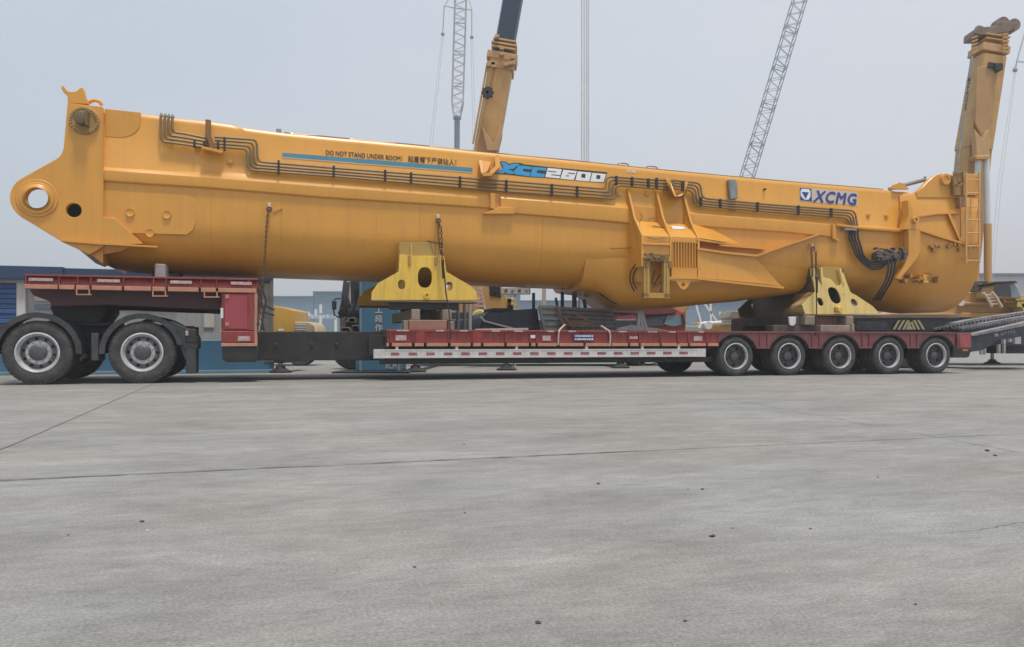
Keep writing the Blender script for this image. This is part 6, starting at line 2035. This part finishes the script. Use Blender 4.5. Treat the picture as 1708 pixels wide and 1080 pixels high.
r2 = ramp([(1600, 560), (1600, 545), (1730, 526), (1730, 536), (1660, 548), (1625, 560)], dL - .4, dL - .05)
q = MB(); wpoly(q, [(1600, 546), (1730, 524), (1730, 528.5), (1600, 549.5)], dL - .43, dL - .03); q.build('ramp_edge', lip, r2)
dF = 20.6
r3 = ramp([(1616, 588), (1618, 563), (1730, 536), (1730, 558), (1668, 567), (1640, 584)], dF, dF + .4)
q = MB(); wpoly(q, [(1614, 560), (1730, 534), (1730, 540), (1625, 561)], dF - .03, dF + .42); q.build('ramp_edge', lip, r3)
c = [W3(x, y, dF - .006) for x, y in ((1659, 562.5), (1695, 555.5), (1693.5, 550), (1658, 557))]
for (xa_, ya_, xb_, yb_, h_, dd0, par) in ((1560, 549, 1728, 519, 6, dL - .04, r1), (1606, 549, 1728, 529.5, 7, dL - .44, r2)):
    q = MB()
    for k in range(26):
        f0 = k / 26
        x_, y_ = xa_ + (xb_ - xa_) * f0, ya_ + (yb_ - ya_) * f0
        wbox(q, x_, x_ + 2.6, y_ - 1, y_ + h_ * .35, dd0 - .02, dd0 + .5)
    q.build('ramp_rung', lip, par)
text_quad('鲁 GTTTC', *c, bold=0.02).build('lettering', mat('letter_grey', (0.36, 0.38, 0.38), 0.6), ll)
for x0, x1, y0, y1 in ((1637, 1640, 578, 592), (1642.5, 1645, 576, 592), (1666, 1669, 575, 590), (1675, 1677.5, 575, 590), (1674, 1678, 566, 574), (1684, 1688, 565, 571), (1693, 1703, 560, 574)):
    q = MB()
    wbox(q, x0, x1, y0, y1, dF + .6, dF + .7)
    q.build('under_gear', M['guard'], ll)
q = MB()
wbox(q, 1632, 1735, 556, 578, dF + .8, dF + 2.6)
wbox(q, 1675, 1735, 572, 590, dF + 1.4, dF + 2.4)
wbox(q, 1450, 1640, 556, 566, dL, dL + 2.4)
q.build('under_frame', M['navy'], ll, bevel=0.02)
for x in (1470, 1512, 1554):
    for s_ in (0, 2.2):
        c = W3(x, 0, dL + s_)
        q = MB().lathe([(0.001, .1), (0.22, .1), (0.24, .0), (0.40, -.02), (0.43, .05), (0.43, .35), (0.24, .4)], (c.x, c.y, 0.43), n=28)
        q.build('wheel', M['tyre'], ll)
for x in (1860, 1900):
    c = W3(x, 0, dF + 1.2)
    q = MB().lathe([(0.001, .1), (0.22, .1), (0.24, .0), (0.40, -.02), (0.43, .05), (0.43, .35), (0.24, .4)], (c.x, c.y, 0.43), n=28)
    q.build('wheel', M['tyre'], ll)

# yellow engine-hood machine and dark truck nose between cabin and sign
dY = 25.0
ym = thing('road_machine', 'yellow machine with louvred engine hood seen through the gap over the trailer neck', 'machine', (W3(495, 0, dY).x, dY, 0))
q = MB(); wpoly(q, [(400, 566), (400, 505), (455, 510), (480, 515), (490, 518), (491, 566)], dY, dY + 1.8); q.build('engine_hood', M['yellow'], ym, bevel=0.05, seg=2)
q = MB(); wpoly(q, [(489, 566), (490, 537), (515, 537), (522, 541), (526, 552), (526, 566)], dY + .1, dY + 1.6); q.build('louvre_box', mat('dusty_yellow', (0.45, 0.36, 0.20), 0.6, var=0.3), ym, bevel=0.03)
q = MB()
for k in range(3):
    wbox(q, 491, 510, 541 + 4 * k, 543 + 4 * k, dY + .07, dY + .099)
q.build('louvre', M['guard'], ym)
q = MB()
q.tube([W3(520, 541, dY), W3(525, 546, dY), W3(527, 556, dY), W3(530, 560, dY)], .06, 8)
q.build('guard_hoop', mat('ladder_pale', (0.62, 0.46, 0.33)), ym)
q = MB()
wbox(q, 400, 525, 566, 590, dY + .15, dY + 1.6)
q.build('frame', M['navy'], ym, bevel=.02)
q = MB(); wbox(q, 464, 473, 549, 552, dY - .03, dY - .001); q.build('name_plate', M['white'], ym)
for x in (420, 500):
    for s_ in (0, 1.3):
        c = W3(x, 0, dY + s_)
        q = MB().lathe([(0.001, .1), (0.22, .1), (0.24, .0), (0.45, -.02), (0.48, .05), (0.48, .4), (0.24, .4)], (c.x, c.y, 0.48), n=28)
        q.build('wheel', M['tyre'], ym)
dK = 21.5
dk2 = thing('parked_truck', 'dark truck front with side mirror and hanging black hoses left of the blue totem sign', 'truck', (W3(585, 0, dK).x, dK, 0))
q = MB()
wpoly(q, [(577, 590), (576, 540), (580, 466), (604, 466), (640, 466), (640, 590)], dK, dK + 2.2)
ko = q.build('body', M['navy'], dk2, bevel=.03)
q = MB(); wpoly(q, [(592, 482), (592, 530), (600, 530), (600, 482)], dK - .02, dK - .001); q.build('window', M['glass'], ko)
q = MB(); wbox(q, 553, 559, 501, 517, dK - .3, dK - .1); mo_ = q.build('side_mirror', M['plastic'], dk2, bevel=.03)
q = MB(); q.tube([W3(557, 501, dK - .2), W3(560, 498.5, dK - .2), W3(568, 498.5, dK - .1)], .02, 6); q.tube([W3(556, 517, dK - .2), W3(558, 526, dK - .2), W3(566, 530, dK - .1)], .02, 6); q.build('mirror_arm', M['plastic'], mo_)
q = MB()
random.seed(12)
for k in range(7):
    x0 = 571 + random.uniform(0, 9)
    q.tube([W3(x0 + 3, 466, dK - .1), W3(x0 + random.uniform(-2, 3), 490, dK - .25), W3(x0 + random.uniform(-3, 6), 508, dK - .3), W3(x0 + random.uniform(-9, 2), 522, dK - .3), W3(x0 - 4 + random.uniform(-3, 3), 531, dK - .25), W3(x0 + 5, 520, dK - .15), W3(x0 + 9, 508, dK - .05)], .035, 7)
q.build('hose', M['hose'], dk2)
q = MB(); q.tube([W3(581, 468, dK - .12), W3(582.5, 510, dK - .12)], .05, 8); q.build('grab_rail', M['guard'], dk2)
q = MB(); wbox(q, 566, 578, 508, 555, dK + .2, dK + .8); q.build('step_panel', mat('dusty_panel', (0.28, 0.22, 0.22), 0.6, var=.3), dk2, bevel=.03)
q = MB()
random.seed(2)
for k in range(12):
    x, y = random.uniform(576, 600), random.uniform(532, 556)
    p = W3(x, y, dK - .1)
    q.box(p.x - random.uniform(.03, .16), p.x + random.uniform(.03, .16), p.y - .2, p.y + .2, p.z - .05, p.z + random.uniform(.02, .1))
q.build('bumper_gear', mat('gear_grey', (0.16, 0.15, 0.14), 0.5, var=0.5, scale=6), dk2, bevel=.01)
for x in (585, 625):
    c = W3(x, 0, dK + .1)
    q = MB().lathe([(0.001, .1), (0.25, .1), (0.28, .0), (0.48, -.02), (0.52, .05), (0.52, .35), (0.24, .4)], (c.x, c.y, 0.52), n=28)
    q.build('wheel', M['tyre'], dk2)
outrigger(dk2, 468, 622, 596, 2.2)

q = MB(); wpoly(q, [(903, 560), (905, 478), (911, 478), (910, 560)], 28, 28.4); q.beam(W3(907, 559, 28.2), Vector((W3(907, 0, 28.2).x, 28.2, 0)), .2, .2)
solo(q, 'support_column', mat('column_beige', (0.50, 0.44, 0.33), .6), 'pale beige upright column behind the dark box and the notice post', 'column', (W3(907, 0, 28.2).x, 28.2, 0), bevel=.01)

# red truck cab behind the keel
dX = 25.0
rt = thing('parked_truck', 'red truck cab with dark side window and windscreen coloured pale for reflected light, behind the ribbed panels', 'truck', (W3(1090, 0, dX).x, dX, 0))
q = MB(); wpoly(q, [(1024, 590), (1024, 530), (1032, 519), (1070, 515), (1128, 515), (1140, 521), (1144, 545), (1144, 590)], dX, dX + 2.2); xo = q.build('cab', M['truckred'], rt, bevel=.05, seg=2)
q = MB(); wpoly(q, [(1020, 522), (1024, 516), (1040, 512), (1080, 508), (1120, 511), (1130, 517), (1124, 524), (1080, 526)], dX - .1, dX + 2.2); q.build('roof', mat('roof_red', (0.19, 0.05, 0.05), .5), xo, bevel=.03)
q = MB(); wpoly(q, [(1076, 545), (1079, 527), (1112, 526), (1108, 535), (1112, 543)], dX - .04, dX - .001); q.build('window', M['glass'], xo)
q = MB(); wpoly(q, [(1108, 541), (1113, 526.5), (1134, 526), (1139, 532), (1138, 542), (1122, 545)], dX - .05, dX - .001); q.build('windscreen', M['glasspale'], xo)  # light reflecting in the glass is put in as a paler colour
q = MB(); wpoly(q, [(1137, 524), (1141, 526), (1144, 541), (1139, 541)], dX - .09, dX - .001); q.build('pillar', M['navy'], xo)
q = MB(); wpoly(q, [(1030, 530), (1060, 524), (1062, 545), (1044, 546), (1030, 538)], dX - .04, dX - .001); q.build('side_panel', mat('faded_pink', (0.50, 0.17, 0.18), .5, var=.2), xo)
q = MB(); wbox(q, 983, 1017, 513, 517, dX - 1, dX - .8); wpoly(q, [(989, 514), (990, 502), (1004, 508), (1006, 514)], dX - 1, dX - .8); q.build('roof_rack', mat('faded_pink', (0.50, 0.17, 0.18)), rt)
for x in (1060, 1125):
    c = W3(x, 0, dX)
    q = MB().lathe([(0.001, .1), (0.25, .1), (0.28, .0), (0.48, -.02), (0.52, .05), (0.52, .35), (0.24, .4)], (c.x, c.y, 0.52), n=28)
    q.build('wheel', M['tyre'], rt)
# orange counterweight wedge and white pipe machine
q = MB(); wpoly(q, [(1118, 508), (1151, 508), (1149, 514), (1141, 523), (1133, 521)], 27, 28)
q.beam(W3(1136, 521, 27.5), Vector((W3(1136, 0, 27.5).x, 27.5, 0)), .3, .3)
solo(q, 'jib_arm', M['crane'], 'tapering orange arm end above the red truck cab', 'crane arm', (W3(1136, 0, 27.5).x, 27.5, 0), bevel=.03)
dO = 30.0
om = thing('low_machine', 'low orange machine with a white pipe along its top, left of the dark timber stacks', 'machine', (W3(1215, 0, dO).x, dO, 0))
q = MB(); wbox(q, 1190, 1245, 541, 580, dO, dO + 2); q.build('body', M['crane'], om, bevel=.03)
q = MB(); q.tube([W3(1167, 548, dO - .1), W3(1170, 540.5, dO - .1), W3(1176, 539.5, dO - .1), W3(1240, 538, dO - .1)], .07, 8); q.cyl(tuple(W3(1182, 543, dO - .3)), .14, .3); q.build('pipe', M['white'], om)
q = MB(); wbox(q, 1141, 1172, 544, 580, dO + .2, dO + 2); q.build('tank', mat('pale_green_grey', (0.33, 0.38, 0.34), .6), om, bevel=.02)
q = MB(); wpoly(q, [(1214, 531.5), (1220, 518.5), (1236, 519), (1236, 532)], dO - 1, dO + .5); q.build('hood', mat('olive_hood', (0.26, 0.21, 0.16), .6, var=.3), om, bevel=.03)
q = MB()
for x in (1155, 1200, 1235):
    q.lathe([(0.001, .0), (0.4, .0), (0.4, .4), (.001, .4)], (W3(x, 0, dO).x, dO + .1, .4), n=20)
q.build('track_roller', M['tyre'], om)

# ------------------------------------------------------------------ lattice cranes far behind
def lattice(a, b, w, m, parent, name, bays, taper0=None, r=0.055, rb=0.035):
    a, b = Vector(a), Vector(b)
    d = (b - a).normalized()
    x = Vector((1, 0, 0)) - d * d.x; x.normalize()
    y = d.cross(x).normalized()
    q = MB()
    L = (b - a).length
    def node(s_, i, j):
        ww = w / 2
        if taper0 and s_ < taper0[0]:
            ww *= taper0[1] + (1 - taper0[1]) * s_ / taper0[0]
        return a + d * (L * s_) + x * i * ww + y * j * ww
    cor = [(-1, -1), (1, -1), (1, 1), (-1, 1)]
    st = [k / bays for k in range(bays + 1)]
    for i, j in cor:
        for s0, s1_ in zip(st, st[1:]):
            q.beam(node(s0, i, j), node(s1_, i, j), r * 2, r * 2)
    for k, (s0, s1_) in enumerate(zip(st, st[1:])):
        for c in range(4):
            p, n_ = cor[c], cor[(c + 1) % 4]
            if k % 2: p, n_ = n_, p
            q.beam(node(s0, *p), node(s1_, *n_), rb * 2, rb * 2)
        if k % 7 == 0:
            for c in range(4):
                q.beam(node(s0, *cor[c]), node(s0, *cor[(c + 1) % 4]), rb * 3.2, rb * 3.2)
    return q.build(name, m, parent)
def crawler_base(parent, x, d, m=None):
    q = MB()
    for s_ in (-1, 1):
        wq = s_ * 2.6
        q.prism([(x - 4, .25), (x - 3.6, 0), (x + 3.6, 0), (x + 4, .25), (x + 4, .9), (x + 3.5, 1.25), (x - 3.5, 1.25), (x - 4, .9)], d + wq - .6, d + wq + .6)
    q.build('crawler_track', M['black'], parent, bevel=.05)
    q = MB(); q.box(x - 3.8, x + 2.6, d - 1.6, d + 1.6, 1.4, 3.6); q.build('machine_house', M['yellow'], parent, bevel=.08)
    q = MB(); q.box(x + 2.7, x + 4.2, d - 1.7, d - .2, 1.5, 3.7); q.build('operator_cab', M['glasspale'], parent, bevel=.08)

dD = 105.0
cD = thing('lattice_crane', 'pale upright lattice crane mast with two hanging hook balls, left of the leaning orange boom', 'crane', (W3(763, 0, dD).x, dD, 0))
foot, k0, top_ = W3(761, 470, dD), W3(762.5, 198, dD), W3(772.5, -140, dD)
q = MB()
q.tube([foot, k0], 0.36, 12)
q.lathe([(0.001, -.1), (.52, -.1), (.52, .25), (.001, .25)], tuple(k0), 'z', 14)
q.build('mast_foot', M['craneblue'] if False else mat('mast_grey', (0.14, 0.18, 0.21), .5), cD)
lattice(k0 + Vector((0, 0, .2)), top_, 1.45, M['lattice'], cD, 'mast', 44, (.07, .55))
crawler_base(cD, foot.x, dD)
q = MB()
a1, a2, a3, a4 = W3(741, 10, dD), W3(758, 14, dD), W3(776, 16, dD), W3(787, 17, dD)
q.beam(a1, a2, .12, .12); q.beam(a3, a4, .12, .12); q.beam(a2, a3, .12, .12)
q.beam(a1, W3(754, -8, dD), .1, .1); q.beam(a4, W3(780, -8, dD), .1, .1)
q.build('spreader', M['lattice'], cD)
for a, yb, xb_, x2, y2 in ((a1, 57, 738.5, 712, 300), (a4, 62, 787, 792, 300)):
    q = MB()
    c = W3(xb_, yb, dD)
    q.tube([a, c], .06, 5)
    q.lathe([(0.001, .28), (.14, .22), (.25, 0), (.2, -.18), (0.001, -.24)], tuple(c), 'z', 12)
    q.build('hook_ball', M['latticeblue'], cD)
    q = MB()
    for o in (-1.2, 1.5):
        q.tube([W3(xb_ + o, yb + 3, dD), W3(x2 + o * 1.7, y2, dD), W3(x2 + o * 2 - 6, 520, dD)], .03, 4)
    q.build('tag_line', M['rope'], cD)

dE = 110.0
cE = thing('lattice_crane', 'slender grey lattice jib slanting up to the right above the rear of the load', 'crane', (W3(1190, 0, dE).x, dE, 0))
ea, eb = W3(1168, 560, dE), W3(1378, -150, dE)
lattice(ea, eb, 1.62, M['latticeblue'], cE, 'jib', 78, None, .05, .028)
crawler_base(cE, ea.x + 3, dE)
q = MB()
for a, b in (((1176, 508), (1197, 538)), ((1185, 500), (1186, 545)), ((1161, 508), (1171, 545)), ((1201, 520), (1201, 545))):
    q.beam(W3(*a, dE - 3), W3(*b, dE - 3), .22, .22)
q.build('strut', M['white'], cE)

dG = 70.0
cG = thing('lattice_crane', 'lattice crane half outside the right edge, only its hook ball and line in view', 'crane', (W3(1745, 0, dG).x, dG, 0))
lattice(W3(1740, 540, dG), W3(1752, -120, dG), 1.4, M['lattice'], cG, 'mast', 40, None)
crawler_base(cG, W3(1740, 0, dG).x, dG)
q = MB()
b1 = W3(1696, 103, dG)
q.beam(b1, W3(1738, 106, dG), .1, .1); q.beam(b1, W3(1722, 10, dG), .09, .09)
q.build('spreader', M['lattice'], cG)
q = MB(); c = W3(1693, 117, dG)
q.tube([b1, c], .05, 5); q.lathe([(0.001, .24), (.12, .2), (.2, 0), (.16, -.16), (0.001, -.2)], tuple(c), 'z', 12); q.build('hook_ball', M['latticeblue'], cG)
q = MB()
for o in (-1.2, 1.5):
    q.tube([W3(1693 + o, 120, dG), W3(1668 + o * 2, 300, dG), W3(1652 + o * 2, 480, dG)], .022, 4)
q.build('tag_line', M['rope'], cG)

# far factory sheds
dS = 130.0
fs = thing('factory_shed', 'long grey-blue factory hall far behind with white sign lettering low on its wall', 'factory', (W3(800, 0, dS).x, dS, 0))
q = MB()
wbox(q, 330, 522, 495, 579.5, dS, dS + 40)
wbox(q, 522, 868, 487, 579.5, dS + .3, dS + 40)
wbox(q, 868, 1460, 502, 579.5, dS, dS + 40)
q.build('wall', M['factory'], fs)
q = MB()
wbox(q, 329, 521.5, 494, 495.2, dS - .3, dS + 40)
wbox(q, 521.5, 868.5, 486, 487.2, dS - .2, dS + 40)
wbox(q, 868, 1461, 501, 502.2, dS - .3, dS + 40)
q.build('eaves', mat('eaves_grey', (0.22, 0.30, 0.36), .6), fs)
c = [W3(x, y, dS - .2) for x, y in ((511, 532), (562, 532), (562, 525), (511, 525))]
text_quad('工程机械有限公司', *c, bold=0.02).build('lettering', M['letterwhite'], fs)
q = MB()
for a, b in (((510, 530), (513, 521)), ((513, 521), (517, 527)), ((527, 528), (527, 516)), ((535, 523), (535, 508)), ((535, 556), (535, 528)), ((560, 556), (560, 533))):
    q.beam(W3(*a, dS - 30), W3(*b, dS - 30), .28, .28)
q.beam(W3(535, 556, dS - 30), Vector((W3(535, 0, dS - 30).x, dS - 30, 0)), .28, .28)
solo(q, 'flag_pole', M['white'], 'thin white poles in front of the far grey-blue factory hall', 'poles', (W3(535, 0, dS - 30).x, dS - 30, 0))
ps = thing('far_shed', 'pale grey far shed with a dark roof line at the right edge', 'shed', (W3(1690, 0, 90).x, 90, 0))
q = MB(); wbox(q, 1640, 1860, 459, 580, 90, 120); q.build('wall', M['palebldg'], ps)
q = MB(); wbox(q, 1636, 1864, 456, 459.5, 89.5, 120.5); q.build('roof', mat('roof_dark_grey', (0.16, 0.18, 0.20), .6), ps)

# ------------------------------------------------------------------ the hazy air
hz = MB().box(-903, 903, -63, 1503, -1, 62)
hm = bpy.data.materials.new('haze_air')
hm.use_nodes = True
hn = hm.node_tree.nodes
hn.remove(hn['Principled BSDF'])
pv = hn.new('ShaderNodeVolumePrincipled')
pv.inputs['Color'].default_value = (0.95, 0.97, 1.0, 1)
pv.inputs['Density'].default_value = 0.002
pv.inputs['Anisotropy'].default_value = 0.0
hm.node_tree.links.new(pv.outputs[0], hn['Material Output'].inputs['Volume'])
hzo = hz.build('haze', hm)
tag(hzo, kind='stuff')
#PART6
